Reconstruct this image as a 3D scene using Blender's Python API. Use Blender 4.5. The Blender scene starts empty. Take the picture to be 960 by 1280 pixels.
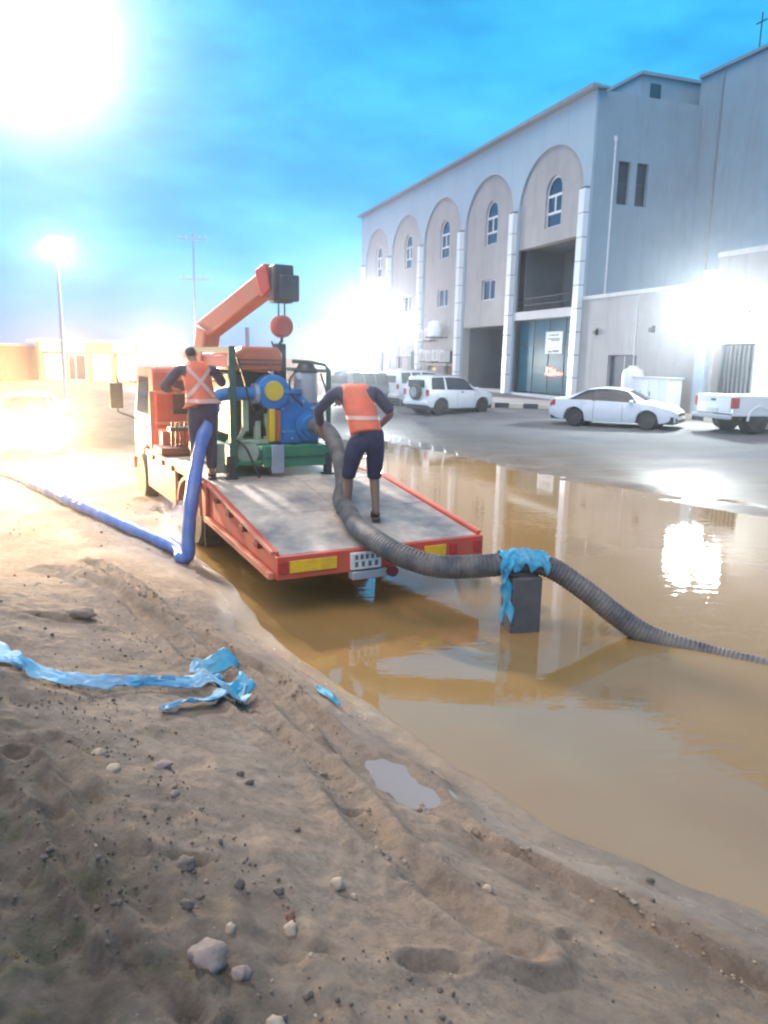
import bpy, bmesh, math, random
import numpy as np
from mathutils import Vector, Matrix
random.seed(7)
R=math.radians
S=bpy.context.scene; COL=S.collection
# lamp powers and haze
HAZE_D=.0025; HAZE_G=.91
P_RIGHT=1900; P_FAR=4200; P_TOP=9500; P_POLE=900; P_BACK=2800; P_BACK2=3000; P_HEAD=2200; P_SHOP=900
# ---------------------------------------------------------------- camera, sky, sun, exposure
cd=bpy.data.cameras.new('camera'); cam=bpy.data.objects.new('camera',cd); COL.objects.link(cam)
cd.sensor_fit='VERTICAL'; cd.sensor_height=24.0; cd.lens=950.0/1280.0*24.0; cd.clip_start=.05; cd.clip_end=2000
pit=R(11.3); rol=R(1.2)
cam.matrix_world=Matrix.Translation((0,0,2.6))@Matrix.Rotation(R(90)-pit,4,'X')@Matrix.Rotation(rol,4,'Z')
cd.dof.use_dof=True; cd.dof.focus_distance=6.5; cd.dof.aperture_fstop=3.5
S.camera=cam
S.view_settings.view_transform='Standard'; S.view_settings.look='None'; S.view_settings.exposure=1.05; S.view_settings.gamma=1.0
S.view_settings.use_curve_mapping=False
try:
    S.cycles.use_denoising=True; S.cycles.filter_width=2.2; S.cycles.max_bounces=8; S.cycles.volume_bounces=0
    S.cycles.sample_clamp_indirect=6.0; S.cycles.caustics_reflective=False; S.cycles.caustics_refractive=False
except Exception: pass
SUN_EL=R(62.0); SUN_AZ=R(-150)           # azimuth measured from +Y towards +X
W=bpy.data.worlds.new('World'); S.world=W; W.use_nodes=True
nt=W.node_tree; N=nt.nodes; Lk=nt.links; N.clear()
out=N.new('ShaderNodeOutputWorld'); bg=N.new('ShaderNodeBackground'); bg.inputs[1].default_value=SKY_STRENGTH=0.12
sky=N.new('ShaderNodeTexSky'); sky.sky_type='NISHITA'; sky.sun_disc=False; sky.sun_elevation=SUN_EL; sky.sun_rotation=SUN_AZ
sky.air_density=1.0; sky.dust_density=.6; sky.ozone_density=5.0; sky.altitude=1200
tint=N.new('ShaderNodeMix'); tint.data_type='RGBA'; tint.blend_type='MULTIPLY'; tint.inputs[0].default_value=1.0
tint.inputs[7].default_value=(.20,1.20,1.17,1)
Lk.new(sky.outputs[0],tint.inputs[6])
tc=N.new('ShaderNodeTexCoord'); mp=N.new('ShaderNodeMapping'); mp.inputs['Scale'].default_value=(1.3,1.3,3.6); mp.inputs['Rotation'].default_value=(.2,.1,.5)
nz=N.new('ShaderNodeTexNoise'); nz.inputs['Scale'].default_value=3.8; nz.inputs['Detail'].default_value=6; nz.inputs['Roughness'].default_value=.55
rp=N.new('ShaderNodeValToRGB'); rp.color_ramp.elements[0].position=.38; rp.color_ramp.elements[0].color=(.62,.74,.84,1); rp.color_ramp.elements[1].position=.68; rp.color_ramp.elements[1].color=(1.45,1.22,1.1,1)
mc=N.new('ShaderNodeMix'); mc.data_type='RGBA'; mc.blend_type='MULTIPLY'; mc.inputs[0].default_value=1.0
Lk.new(tc.outputs['Generated'],mp.inputs[0]); Lk.new(mp.outputs[0],nz.inputs['Vector']); Lk.new(nz.outputs[0],rp.inputs[0])
hs=N.new('ShaderNodeSeparateXYZ'); Lk.new(tc.outputs['Generated'],hs.inputs[0])
hr=N.new('ShaderNodeValToRGB'); he=hr.color_ramp.elements; he[0].position=.0; he[0].color=(2.3,.44,.80,1); he[1].position=.34; he[1].color=(1,1,1,1); e2=he.new(.14); e2.color=(1.6,.68,.95,1)
hm_=N.new('ShaderNodeMix'); hm_.data_type='RGBA'; hm_.blend_type='MULTIPLY'; hm_.inputs[0].default_value=1.0
Lk.new(hs.outputs[2],hr.inputs[0]); Lk.new(tint.outputs[2],hm_.inputs[6]); Lk.new(hr.outputs[0],hm_.inputs[7])
Lk.new(hm_.outputs[2],mc.inputs[6]); Lk.new(rp.outputs[0],mc.inputs[7]); Lk.new(mc.outputs[2],bg.inputs[0]); Lk.new(bg.outputs[0],out.inputs[0])
sl=bpy.data.lights.new('sun','SUN'); so=bpy.data.objects.new('sun',sl); COL.objects.link(so)
sl.energy=1.5; sl.angle=R(60); sl.color=(1,.67,.45)
sd_=Vector((math.sin(SUN_AZ)*math.cos(SUN_EL),math.cos(SUN_AZ)*math.cos(SUN_EL),math.sin(SUN_EL)))
so.rotation_euler=sd_.to_track_quat('Z','Y').to_euler()

# ---------------------------------------------------------------- helpers
def mat(name,col,rough=.6,metal=0.,var=.12,scale=8.,bump=0.,bscale=40.,spec=.5,dirt=None,dscale=2.,damt=.5,streak=None,emit=None,estr=0.,coat=0.):
    m=bpy.data.materials.new(name); m.use_nodes=True; t=m.node_tree; n=t.nodes; b=n['Principled BSDF']
    b.inputs['Roughness'].default_value=rough; b.inputs['Metallic'].default_value=metal; b.inputs['Specular IOR Level'].default_value=spec
    if coat: b.inputs['Coat Weight'].default_value=coat; b.inputs['Coat Roughness'].default_value=.08
    co=n.new('ShaderNodeTexCoord')
    nz=n.new('ShaderNodeTexNoise'); nz.inputs['Scale'].default_value=scale; nz.inputs['Detail'].default_value=5
    t.links.new(co.outputs['Object'],nz.inputs['Vector'])
    r=n.new('ShaderNodeValToRGB'); e=r.color_ramp.elements
    e[0].position=.3; e[1].position=.72
    e[0].color=tuple(max(0,c*(1-var)) for c in col)+(1,); e[1].color=tuple(min(1,c*(1+var)) for c in col)+(1,)
    t.links.new(nz.outputs[0],r.inputs[0]); last=r.outputs[0]
    if dirt:
        n2=n.new('ShaderNodeTexNoise'); n2.inputs['Scale'].default_value=dscale; n2.inputs['Detail'].default_value=7; n2.inputs['Roughness'].default_value=.65
        t.links.new(co.outputs['Object'],n2.inputs['Vector'])
        r2=n.new('ShaderNodeValToRGB'); r2.color_ramp.elements[0].position=.5-.18*damt; r2.color_ramp.elements[1].position=.72-.1*damt
        r2.color_ramp.elements[0].color=(0,0,0,1); r2.color_ramp.elements[1].color=(damt,damt,damt,1)
        t.links.new(n2.outputs[0],r2.inputs[0])
        mx=n.new('ShaderNodeMix'); mx.data_type='RGBA'; t.links.new(r2.outputs[0],mx.inputs[0]); t.links.new(last,mx.inputs[6]); mx.inputs[7].default_value=tuple(dirt)+(1,)
        last=mx.outputs[2]
    if streak:
        mp=n.new('ShaderNodeMapping'); mp.inputs['Scale'].default_value=(1,1,.09); t.links.new(co.outputs['Object'],mp.inputs[0])
        n3=n.new('ShaderNodeTexNoise'); n3.inputs['Scale'].default_value=2.6; n3.inputs['Detail'].default_value=8; n3.inputs['Roughness'].default_value=.7; t.links.new(mp.outputs[0],n3.inputs['Vector'])
        r3=n.new('ShaderNodeValToRGB'); r3.color_ramp.elements[0].position=.50; r3.color_ramp.elements[1].position=.72; r3.color_ramp.elements[0].color=(0,0,0,1); r3.color_ramp.elements[1].color=(.55,.55,.55,1); t.links.new(n3.outputs[0],r3.inputs[0])
        m3=n.new('ShaderNodeMix'); m3.data_type='RGBA'; t.links.new(r3.outputs[0],m3.inputs[0]); t.links.new(last,m3.inputs[6]); m3.inputs[7].default_value=tuple(streak)+(1,); last=m3.outputs[2]
    t.links.new(last,b.inputs['Base Color'])
    if bump:
        nb=n.new('ShaderNodeTexNoise'); nb.inputs['Scale'].default_value=bscale; nb.inputs['Detail'].default_value=6
        t.links.new(co.outputs['Object'],nb.inputs['Vector'])
        bp=n.new('ShaderNodeBump'); bp.inputs['Strength'].default_value=bump; bp.inputs['Distance'].default_value=.02
        t.links.new(nb.outputs[0],bp.inputs['Height']); t.links.new(bp.outputs[0],b.inputs['Normal'])
    if emit: b.inputs['Emission Color'].default_value=tuple(emit)+(1,); b.inputs['Emission Strength'].default_value=estr
    return m
class MB:
    def __init__(s): s.v=[]; s.f=[]
    def add(s,vs,fs):
        o=len(s.v); s.v+=[tuple(v) for v in vs]; s.f+=[tuple(i+o for i in f) for f in fs]; return s
    def box(s,c,d,rot=None):
        x,y,z=[k/2 for k in d]; vs=[Vector((a*x,b*y,e*z)) for a in(-1,1) for b in(-1,1) for e in(-1,1)]
        if rot is not None: vs=[rot@v for v in vs]
        c=Vector(c); return s.add([v+c for v in vs],[(0,1,3,2),(4,6,7,5),(0,4,5,1),(2,3,7,6),(0,2,6,4),(1,5,7,3)])
    def bb(s,a,b): return s.box([(p+q)/2 for p,q in zip(a,b)],[abs(q-p) for p,q in zip(a,b)])
    def beam(s,a,b,w,h,up=(0,0,1)):
        a,b=Vector(a),Vector(b); d=(b-a); L=d.length; d.normalize(); u=Vector(up); sd=d.cross(u); 
        if sd.length<1e-4: sd=d.cross(Vector((0,1,0)))
        sd.normalize(); u=sd.cross(d); return s.box((a+b)/2,(L,w,h),Matrix((d,sd,u)).transposed())
    def prism(s,poly,f0,f1):
        n=len(poly); vs=[f0(p) for p in poly]+[f1(p) for p in poly]
        fs=[tuple(range(n))[::-1],tuple(range(n,2*n))]+[(i,(i+1)%n,n+(i+1)%n,n+i) for i in range(n)]; return s.add(vs,fs)
    def tube(s,pts,r,seg=10,cap=True,closed=False):
        pts=[Vector(p) for p in pts]; n=len(pts); rr=r if hasattr(r,'__len__') else [r]*n; vs=[]; pu=None
        for i,p in enumerate(pts):
            d=(pts[min(i+1,n-1)]-pts[max(i-1,0)]).normalized()
            if pu is None: pu=Vector((0,0,1)) if abs(d.z)<.9 else Vector((0,1,0))
            sd=d.cross(pu).normalized(); pu=sd.cross(d).normalized()
            for k in range(seg):
                a=2*math.pi*k/seg; vs.append(p+(sd*math.cos(a)+pu*math.sin(a))*rr[i])
        fs=[(i*seg+k,i*seg+(k+1)%seg,(i+1)*seg+(k+1)%seg,(i+1)*seg+k) for i in range(n-1) for k in range(seg)]
        if cap: fs+=[tuple(range(seg))[::-1],tuple(range((n-1)*seg,n*seg))]
        return s.add(vs,fs)
    def cyl(s,a,b,r,seg=16): return s.tube([a,b],r,seg)
    def lathe(s,prof,c,axis='Z',seg=20):
        c=Vector(c); ax={'Z':Matrix.Identity(3),'X':Matrix(((0,0,1),(1,0,0),(0,1,0))),'Y':Matrix(((1,0,0),(0,0,1),(0,-1,0)))}[axis]
        vs=[c+ax@Vector((r*math.cos(2*math.pi*k/seg),r*math.sin(2*math.pi*k/seg),h)) for r,h in prof for k in range(seg)]; n=len(prof)
        fs=[(i*seg+k,i*seg+(k+1)%seg,(i+1)*seg+(k+1)%seg,(i+1)*seg+k) for i in range(n-1) for k in range(seg)]
        fs+=[tuple(range(seg))[::-1],tuple(range((n-1)*seg,n*seg))]
        return s.add(vs,fs)
    def grid(s,rows):
        n=len(rows[0]); vs=[p for r in rows for p in r]
        return s.add(vs,[(i*n+j,i*n+j+1,(i+1)*n+j+1,(i+1)*n+j) for i in range(len(rows)-1) for j in range(n-1)])
    def build(s,name,m,parent=None,bevel=0.,smooth=False,solid=0.,sub=0,loc=None,angle=40):
        me=bpy.data.meshes.new(name); me.from_pydata(s.v,[],s.f); me.update()
        bm=bmesh.new(); bm.from_mesh(me); bmesh.ops.recalc_face_normals(bm,faces=bm.faces); bm.to_mesh(me); bm.free()
        me.materials.append(m); o=bpy.data.objects.new(name,me); COL.objects.link(o)
        if parent is not None: o.parent=parent
        if loc is not None: o.location=loc
        if solid: q=o.modifiers.new('s','SOLIDIFY'); q.thickness=solid; q.offset=0
        if sub: q=o.modifiers.new('u','SUBSURF'); q.levels=sub; q.render_levels=sub
        if bevel: q=o.modifiers.new('b','BEVEL'); q.width=bevel; q.segments=2; q.limit_method='ANGLE'; q.angle_limit=R(35)
        if smooth or bevel: smooth_by_angle(me,angle)
        return o
def smooth_by_angle(me,ang):
    me.polygons.foreach_set('use_smooth',[True]*len(me.polygons))
    try: me.set_sharp_from_angle(angle=R(ang))
    except Exception: pass
def thing(name,label,cat,loc=(0,0,0),rz=0.,group=None):
    o=bpy.data.objects.new(name,None); COL.objects.link(o); o.location=loc; o.rotation_euler=(0,0,rz); o.empty_display_size=.1
    return tag(o,label,cat,group)
def tag(o,label=None,cat=None,group=None,kind=None):
    if label: o['label']=label
    if cat: o['category']=cat
    if group: o['group']=group
    if kind: o['kind']=kind
    return o
def copy_tree(o,parent=None):
    c=o.copy(); COL.objects.link(c)
    if parent is not None: c.parent=parent
    for ch in o.children: copy_tree(ch,c)
    return c
def catmull(pts,step):
    pts=[Vector(p) for p in pts]; P=[pts[0]*2-pts[1]]+pts+[pts[-1]*2-pts[-2]]; o=[]
    for i in range(1,len(P)-2):
        a,b,c,d=P[i-1:i+3]; n=max(2,int((c-b).length/step))
        for k in range(n):
            t=k/n; o.append(.5*((2*b)+(c-a)*t+(2*a-5*b+4*c-d)*t*t+(3*b-a-3*c+d)*t**3))
    o.append(pts[-1]); return o
def holed(outer,holes,y0,y1,name,m,parent,bevel=0.):
    bm=bmesh.new(); ed=[]
    for loop in [outer]+holes:
        vs=[bm.verts.new((p[0],y0,p[1])) for p in loop]; ed+=[bm.edges.new((vs[i],vs[(i+1)%len(vs)])) for i in range(len(vs))]
    r=bmesh.ops.triangle_fill(bm,use_beauty=True,use_dissolve=False,edges=ed,normal=(0,1,0))
    fs=[f for f in r['geom'] if isinstance(f,bmesh.types.BMFace)]
    e=bmesh.ops.extrude_face_region(bm,geom=fs); bmesh.ops.translate(bm,verts=[v for v in e['geom'] if isinstance(v,bmesh.types.BMVert)],vec=(0,y1-y0,0))
    bmesh.ops.recalc_face_normals(bm,faces=bm.faces)
    me=bpy.data.meshes.new(name); bm.to_mesh(me); bm.free(); me.materials.append(m)
    o=bpy.data.objects.new(name,me); COL.objects.link(o); o.parent=parent; return o
def rect(x0,x1,z0,z1): return [(x0,z0),(x1,z0),(x1,z1),(x0,z1)]
def archpoly(cx,hw,z0,zs,n=14,ry=None):
    ry=ry or hw; return [(cx-hw,z0),(cx+hw,z0)]+[(cx+hw*math.cos(math.pi*k/n),zs+ry*math.sin(math.pi*k/n)) for k in range(n+1)]
def pt_light(name,loc,power,col,rad,parent=None,aim=None,cone=150):
    l=bpy.data.lights.new(name,'SPOT' if aim else 'POINT'); l.energy=power; l.color=col; l.shadow_soft_size=rad
    o=bpy.data.objects.new(name,l); COL.objects.link(o); o.location=loc
    if aim: l.spot_size=R(cone); l.spot_blend=.6; o.rotation_euler=(Vector(loc)-Vector(aim)).to_track_quat('Z','Y').to_euler()
    if parent is not None: o.parent=parent
    return o
# ---------------------------------------------------------------- materials
M={}
M['concrete']=mat('painted_plaster',(.31,.41,.46),.85,0,.06,1.5,.15,60,dirt=(.28,.32,.36),dscale=.6,damt=.5,streak=(.24,.26,.29))
M['white_clad']=mat('white_cladding',(.43,.52,.57),.55,0,.04,1.,.05,30,dirt=(.33,.40,.47),dscale=.5,damt=.45,streak=(.30,.36,.42))
M['beige_panel']=mat('beige_plaster',(.44,.41,.39),.8,0,.05,1.2,.12,50,dirt=(.34,.31,.29),dscale=.7,damt=.5,streak=(.27,.25,.24))
M['pil']=mat('white_metal_panel',(.85,.86,.86),.3,0,.02,3.)
M['joint']=mat('dark_joint',(.12,.12,.13),.7)
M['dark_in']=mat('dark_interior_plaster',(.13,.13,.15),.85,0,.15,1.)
M['glass']=mat('tinted_glass',(.015,.035,.06),.06,0,.2,2.,spec=.9)
M['shop_glass']=mat('shop_glass',(.025,.13,.18),.3,0,.15,1.5,spec=.05)
M['frame']=mat('white_window_frame',(.8,.8,.8),.4)
M['ledge']=mat('stone_ledge',(.6,.58,.55),.7,0,.08,3)
M['poster']=mat('poster_paper',(.72,.76,.76),.5)
M['ink']=mat('poster_ink',(.10,.14,.18),.6)
M['neon']=mat('red_sign_light',(.8,.1,.08),.5,emit=(1,.10,.07),estr=5.)
M['door']=mat('dark_blue_door_paint',(.05,.065,.09),.6)
M['grey_metal']=mat('grey_metal',(.35,.36,.37),.45,.4,.1,6)
M['dark_metal']=mat('dark_metal',(.06,.06,.065),.5,.5,.2,8)
M['ac']=mat('cream_metal',(.62,.62,.58),.5,0,.06,4)
M['lens']=mat('lamp_lens',(.9,.9,.9),.3,emit=(1,1,1),estr=60.)
M['warm_lens']=mat('warm_lamp_lens',(.9,.85,.7),.3,emit=(1,.80,.45),estr=60.)
M['rubber']=mat('tyre_rubber',(.025,.025,.026),.8,0,.2,10,.2,80,dirt=(.16,.13,.1),dscale=5,damt=.45)
M['rim']=mat('wheel_alloy',(.55,.56,.58),.4,.15,.1,8)
M['car_white']=mat('white_car_paint',(.80,.81,.81),.28,0,.015,2,coat=.6,dirt=(.62,.58,.52),dscale=1.8,damt=.22)
M['car_dark']=mat('dark_blue_car_paint',(.05,.06,.10),.3,0,.05,2,coat=.6)
M['car_glass']=mat('car_glass',(.015,.03,.045),.1,0,.1,2,spec=.4)
M['black_plastic']=mat('black_plastic',(.03,.03,.032),.5)
M['red_lamp']=mat('red_lamp_plastic',(.45,.03,.03),.2)
M['clear_lamp']=mat('clear_lamp_plastic',(.75,.78,.8),.12)
M['truck_red']=mat('faded_red_paint',(.60,.065,.035),.5,0,.12,3,.1,30,dirt=(.30,.15,.10),dscale=4,damt=.55)
M['truck_edge']=mat('worn_pale_red_paint',(.68,.20,.11),.55,0,.15,4,.1,30,dirt=(.36,.22,.14),dscale=4,damt=.6)
M['truck_dark']=mat('rusty_dark_red',(.16,.03,.025),.7,0,.25,6)
M['deck']=mat('worn_steel_deck',(.60,.51,.41),.65,0,.14,9,.3,40,dirt=(.10,.115,.14),dscale=1.3,damt=.72)  # irregular dark blue-grey patches mixed by noise into the pale plate colour
M['yellow']=mat('yellow_paint',(.75,.47,.02),.45,0,.06,5,dirt=(.4,.28,.08),dscale=8,damt=.3)
M['reflector']=mat('yellow_reflector',(.85,.50,.02),.35,0,.1,12,dirt=(.55,.28,.05),dscale=9,damt=.5)
M['plate']=mat('number_plate',(.66,.68,.66),.4)
M['green']=mat('green_paint',(.02,.20,.10),.45,0,.1,4,dirt=(.10,.17,.10),dscale=5,damt=.5)
M['dkgreen']=mat('dark_green_paint',(.03,.09,.06),.5,0,.15,5)
M['palegreen']=mat('pale_green_paint',(.38,.42,.28),.6,0,.15,6)
M['blue']=mat('blue_paint',(.012,.18,.44),.4,0,.12,4,dirt=(.08,.2,.36),dscale=5,damt=.4)
M['hood']=mat('orange_hood_paint',(.55,.12,.03),.22,0,.1,4,coat=.5)
M['filter']=mat('grey_filter_metal',(.42,.38,.37),.5,.2,.1,6)
M['galv']=mat('galvanised_pipe',(.45,.47,.5),.35,.6,.1,6)
M['hose_rubber']=mat('ribbed_hose_rubber',(.06,.06,.066),.65,0,.2,6,.2,60,dirt=(.20,.17,.14),dscale=5,damt=.85)
M['layflat']=mat('blue_layflat_pvc',(.04,.13,.40),.38,0,.1,3,.05,30,dirt=(.22,.26,.36),dscale=2.5,damt=.5)
M['tarp']=mat('cyan_plastic_sheet',(.03,.30,.46),.6,0,.18,7,.3,18,dirt=(.30,.50,.58),dscale=6,damt=.5)
M['scrap']=mat('blue_woven_sheet',(.10,.34,.52),.75,0,.18,5,.25,25,dirt=(.42,.55,.62),dscale=3,damt=.8)
M['vest']=mat('orange_vest_cloth',(.85,.14,.06),.75,0,.12,6,.9,11,dirt=(.55,.16,.09),dscale=5,damt=.6)
M['stripe']=mat('reflective_tape',(.70,.40,.31),.35)
M['navy']=mat('dark_navy_cloth',(.035,.035,.07),.85,0,.25,8,.9,12)
M['skin']=mat('skin',(.26,.14,.09),.55,0,.06,10)
M['hair']=mat('black_hair',(.015,.013,.012),.7)
M['shoe']=mat('sandal_leather',(.05,.045,.05),.6)
M['kerb_dark']=mat('black_kerb_paint',(.06,.06,.07),.75,0,.2,5)
M['kerb_pale']=mat('pale_kerb_paint',(.62,.56,.44),.75,0,.1,5)
M['paving']=mat('grey_paving',(.36,.35,.34),.8,0,.1,3,.1,30)
M['stone']=mat('pale_stone',(.34,.275,.205),.85,0,.15,9,.4,30)
M['stone_mauve']=mat('grey_mauve_stone',(.20,.16,.14),.85,0,.2,9,.4,30)
M['clod']=mat('dark_mud_clod',(.10,.083,.07),.9,0,.25,12,.4,40)
M['mud_lump']=mat('dry_mud_lump',(.27,.21,.155),.9,0,.25,12,.4,40)
M['brown_stone']=mat('reddish_brown_stone',(.15,.075,.05),.85,0,.2,9,.4,30)
M['shop_wall']=mat('warm_shop_wall',(.60,.27,.15),.8,0,.08,2)
M['shop_light']=mat('lit_shop_sign',(.9,.75,.3),.5,emit=(1,.74,.28),estr=6.0)
M['stand']=mat('dark_concrete_block',(.10,.09,.09),.85,0,.2,6,.3,30)
# ---------------------------------------------------------------- setting: ground, parking lot, water, haze
POOL=[(-2.45,9.75),(-1.61,8.23),(-.85,6.57),(-.22,5.59),(.46,4.64),(1.03,3.87),(1.89,3.2),(3.3,2.0),(6.5,-1.5),(8,-6),(16,-6),(15,4),(11,8.6),(6.75,13),(5.2,15.2),(4,17.2),(2.57,20.5),(-.05,25.2),(-1.6,25.5),(-2.6,22),(-3.3,17),(-3.25,12.5)]
def vnoise(x,y,seed=0):
    xi=np.floor(x).astype(np.int64); yi=np.floor(y).astype(np.int64); fx=x-xi; fy=y-yi
    def h(a,b):
        n=(a*374761393+b*668265263+seed*974634521)&0x7fffffff
        n=((n^(n>>13))*1274126177)&0x7fffffff
        return ((n^(n>>16))&0xffff)/65535.0
    u=fx*fx*fx*(fx*(fx*6-15)+10); v=fy*fy*fy*(fy*(fy*6-15)+10)
    return (h(xi,yi)*(1-u)+h(xi+1,yi)*u)*(1-v)+(h(xi,yi+1)*(1-u)+h(xi+1,yi+1)*u)*v-.5
def fbm(x,y,s,o=4,seed=0):
    r=0.;a=1.
    for k in range(o):
        r=r+a*vnoise(x*s+17.3*k,y*s-9.1*k,seed+k); a*=.5; s*=2.03
    return r
def sstep(a,b,x):
    t=np.clip((x-a)/(b-a),0,1); return t*t*(3-2*t)
def pool_sd(x,y):
    d=np.full(np.shape(x),1e9); ins=np.zeros(np.shape(x),bool); n=len(POOL)
    for i in range(n):
        ax,ay=POOL[i]; bx,by=POOL[(i+1)%n]; ex,ey=bx-ax,by-ay
        t=np.clip(((x-ax)*ex+(y-ay)*ey)/(ex*ex+ey*ey),0,1)
        d=np.minimum(d,np.hypot(x-ax-t*ex,y-ay-t*ey))
        if ey!=0: ins^=((ay>y)!=(by>y))&(x<ex*(y-ay)/ey+ax)
    return np.where(ins,-d,d)
def lot_g(x,y): return .768*(x-.4)+.64*(y-21.5)
def seg_d(x,y,pts):
    d=np.full(np.shape(x),1e9)
    for (ax,ay),(bx,by) in zip(pts,pts[1:]):
        ex,ey=bx-ax,by-ay; t=np.clip(((x-ax)*ex+(y-ay)*ey)/(ex*ex+ey*ey),0,1)
        d=np.minimum(d,np.hypot(x-ax-t*ex,y-ay-t*ey))
    return d
def height(x,y,detail=True):
    x=np.asarray(x,float); y=np.asarray(y,float)
    sd=pool_sd(x,y)+.10*fbm(x,y,.9,3,5)+.03*fbm(x,y,4.,2,6)
    g=lot_g(x,y); lot=sstep(-1.2,.6,g)*sstep(-4.,-1.,x)
    s=np.maximum(sd,0)
    near=1-sstep(5.5,11.,y-.25*x)
    bank=1.6*np.tanh(s/4.6)*(1-.78*np.exp(-s/.42)); far=.16*np.tanh(s/1.5)+.004*np.maximum(s-3,0)*0
    zb=far+(bank-far)*near
    zl=.042*np.clip(g,0,20)+.15*fbm((.64*x-.768*y),g*3.4,.45,3,9)*np.exp(-np.clip(g,0,9)/2.6)
    z=zb+(zl-zb)*lot
    z=np.where(sd<0,np.maximum(sd*.16,-.22)+ (.0),z)
    if detail:
        w=np.clip(s/.7,0,1)*(1-lot)*(1-sstep(14,24,y))
        z=z+w*(.045*fbm(x,y,1.3,3,21)+.015*fbm(x,y,5.,4,33)*near)
        rough=sstep(1.7,2.6,s)*near
        z=z+rough*(.02*fbm(x,y,2.6,4,44)+.030*fbm(x,y,11.,3,47))
        z=z+w*near*.008*fbm(x,y,22.,2,51)
        for pts,wd,dp,rim in RUTS:
            d=seg_d(x+.05*fbm(x,y,2.5,2,61),y+.05*fbm(x,y,2.5,2,62),pts); z=z-dp*np.exp(-(d/wd)**2)*(.75+.6*fbm(x,y,4,2,63))+rim*np.exp(-((d-2.0*wd)/(.7*wd))**2)
        for (px,py,rx,ry,an,dp,rim) in DIPS:
            c,sn=math.cos(an),math.sin(an); u=((x-px)*c+(y-py)*sn)/rx; v=(-(x-px)*sn+(y-py)*c)/ry; q=np.sqrt(u*u+v*v)
            z=z-dp*np.exp(-q**4)+rim*np.exp(-((q-1.35)/.3)**2)
        c,sn=math.cos(-.95),math.sin(-.95); u=((x-.14)*c+(y-4.13)*sn)/.36; v=(-(x-.14)*sn+(y-4.13)*c)/.15; q=np.sqrt(u*u+v*v)+.55*fbm(x,y,5.,4,66)
        wq=1-sstep(1.15,2.3,q); z=z*(1-wq)+wq*np.where(q<1.25,.105+.022*sstep(.6,1.15,q)-.0*q,.127)
    return z

RUTS=[([(-3.4,8.6),(-2.12,6.75),(-1.49,6.1),(-.79,5.4),(-.22,4.46),(.13,4.02),(.38,3.68),(.9,3.15),(1.6,2.4)],.06,.05,.065),
      ([(-3.6,8.0),(-2.57,7.0),(-1.35,5.34),(-.73,4.42),(-.33,3.89),(.03,3.08),(.5,2.4)],.075,.055,.055),
      ([(-1.62,3.11),(-1.35,2.81),(-1.02,2.32),(-.74,1.97),(-.51,1.75)],.04,.015,.028),
      ([(-1.6,3.35),(-1.16,2.83),(-.88,2.38),(-.65,2.07),(-.5,1.8)],.045,.01,.034),
      ([(-1.6,2.9),(-1.51,2.74),(-1.19,2.26),(-.93,1.92),(-.73,1.6)],.06,.03,.02),
      ([(-1.15,3.75),(-.62,2.9),(-.35,2.3),(-.2,1.8)],.06,.02,.02)]
DIPS=[(.20,2.20,.12,.055,.15,.04,.014),(-.87,2.9,.10,.05,.1,.014,.006),(-.15,3.43,.10,.03,.5,.03,.006),(-.92,2.5,.11,.045,.1,.02,.006),(-.29,2.11,.06,.03,.1,.018,.005),(-.17,2.18,.05,.028,.3,.016,.005),
      (-2.46,5.55,.26,.10,.35,.07,.02),(-.69,2.57,.10,.03,.1,.02,.006),(.75,2.6,.07,.035,.7,.02,.008),(.1,2.75,.08,.035,1.,.018,.008),(-1.1,5.1,.12,.05,.6,.03,.01)]
def axis(lo,f0,f1,hi,fine,grow,mx):
    a=list(np.arange(f0,f1+1e-6,fine)); s=fine; x=a[-1]
    while x<hi: s=min(s*grow,mx); x+=s; a.append(x)
    s=fine; x=f0; b=[]
    while x>lo: s=min(s*grow,mx); x-=s; b.append(x)
    return np.array(b[::-1]+a)
gx=axis(-170,-2.6,2.2,170,.022,1.045,16); gy=axis(-18,1.2,6.2,395,.022,1.032,16)
GX,GY=np.meshgrid(gx,gy); GZ=height(GX,GY)
nx,ny=len(gx),len(gy); co=np.stack([GX,GY,GZ],-1).reshape(-1,3)
ii=(np.arange(ny-1)[:,None]*nx+np.arange(nx-1)[None,:]).reshape(-1); Q=np.stack([ii,ii+1,ii+nx+1,ii+nx],-1)
cx=(GX[:-1,:-1]+GX[1:,1:])/2; cy=(GY[:-1,:-1]+GY[1:,1:])/2
lotm=((lot_g(cx,cy)>-1.6)&(cx>-3.2)&(cy>9)&(cx<40)&(cy<75)).reshape(-1)
def sheet(name,faces,m):
    used=np.unique(faces); rm=np.full(len(co),-1); rm[used]=np.arange(len(used))
    me=bpy.data.meshes.new(name); me.from_pydata(co[used].tolist(),[],rm[faces].tolist()); me.update()
    me.polygons.foreach_set('use_smooth',[True]*len(me.polygons)); me.materials.append(m)
    o=bpy.data.objects.new(name,me); COL.objects.link(o); o['kind']='structure'; return o
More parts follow.
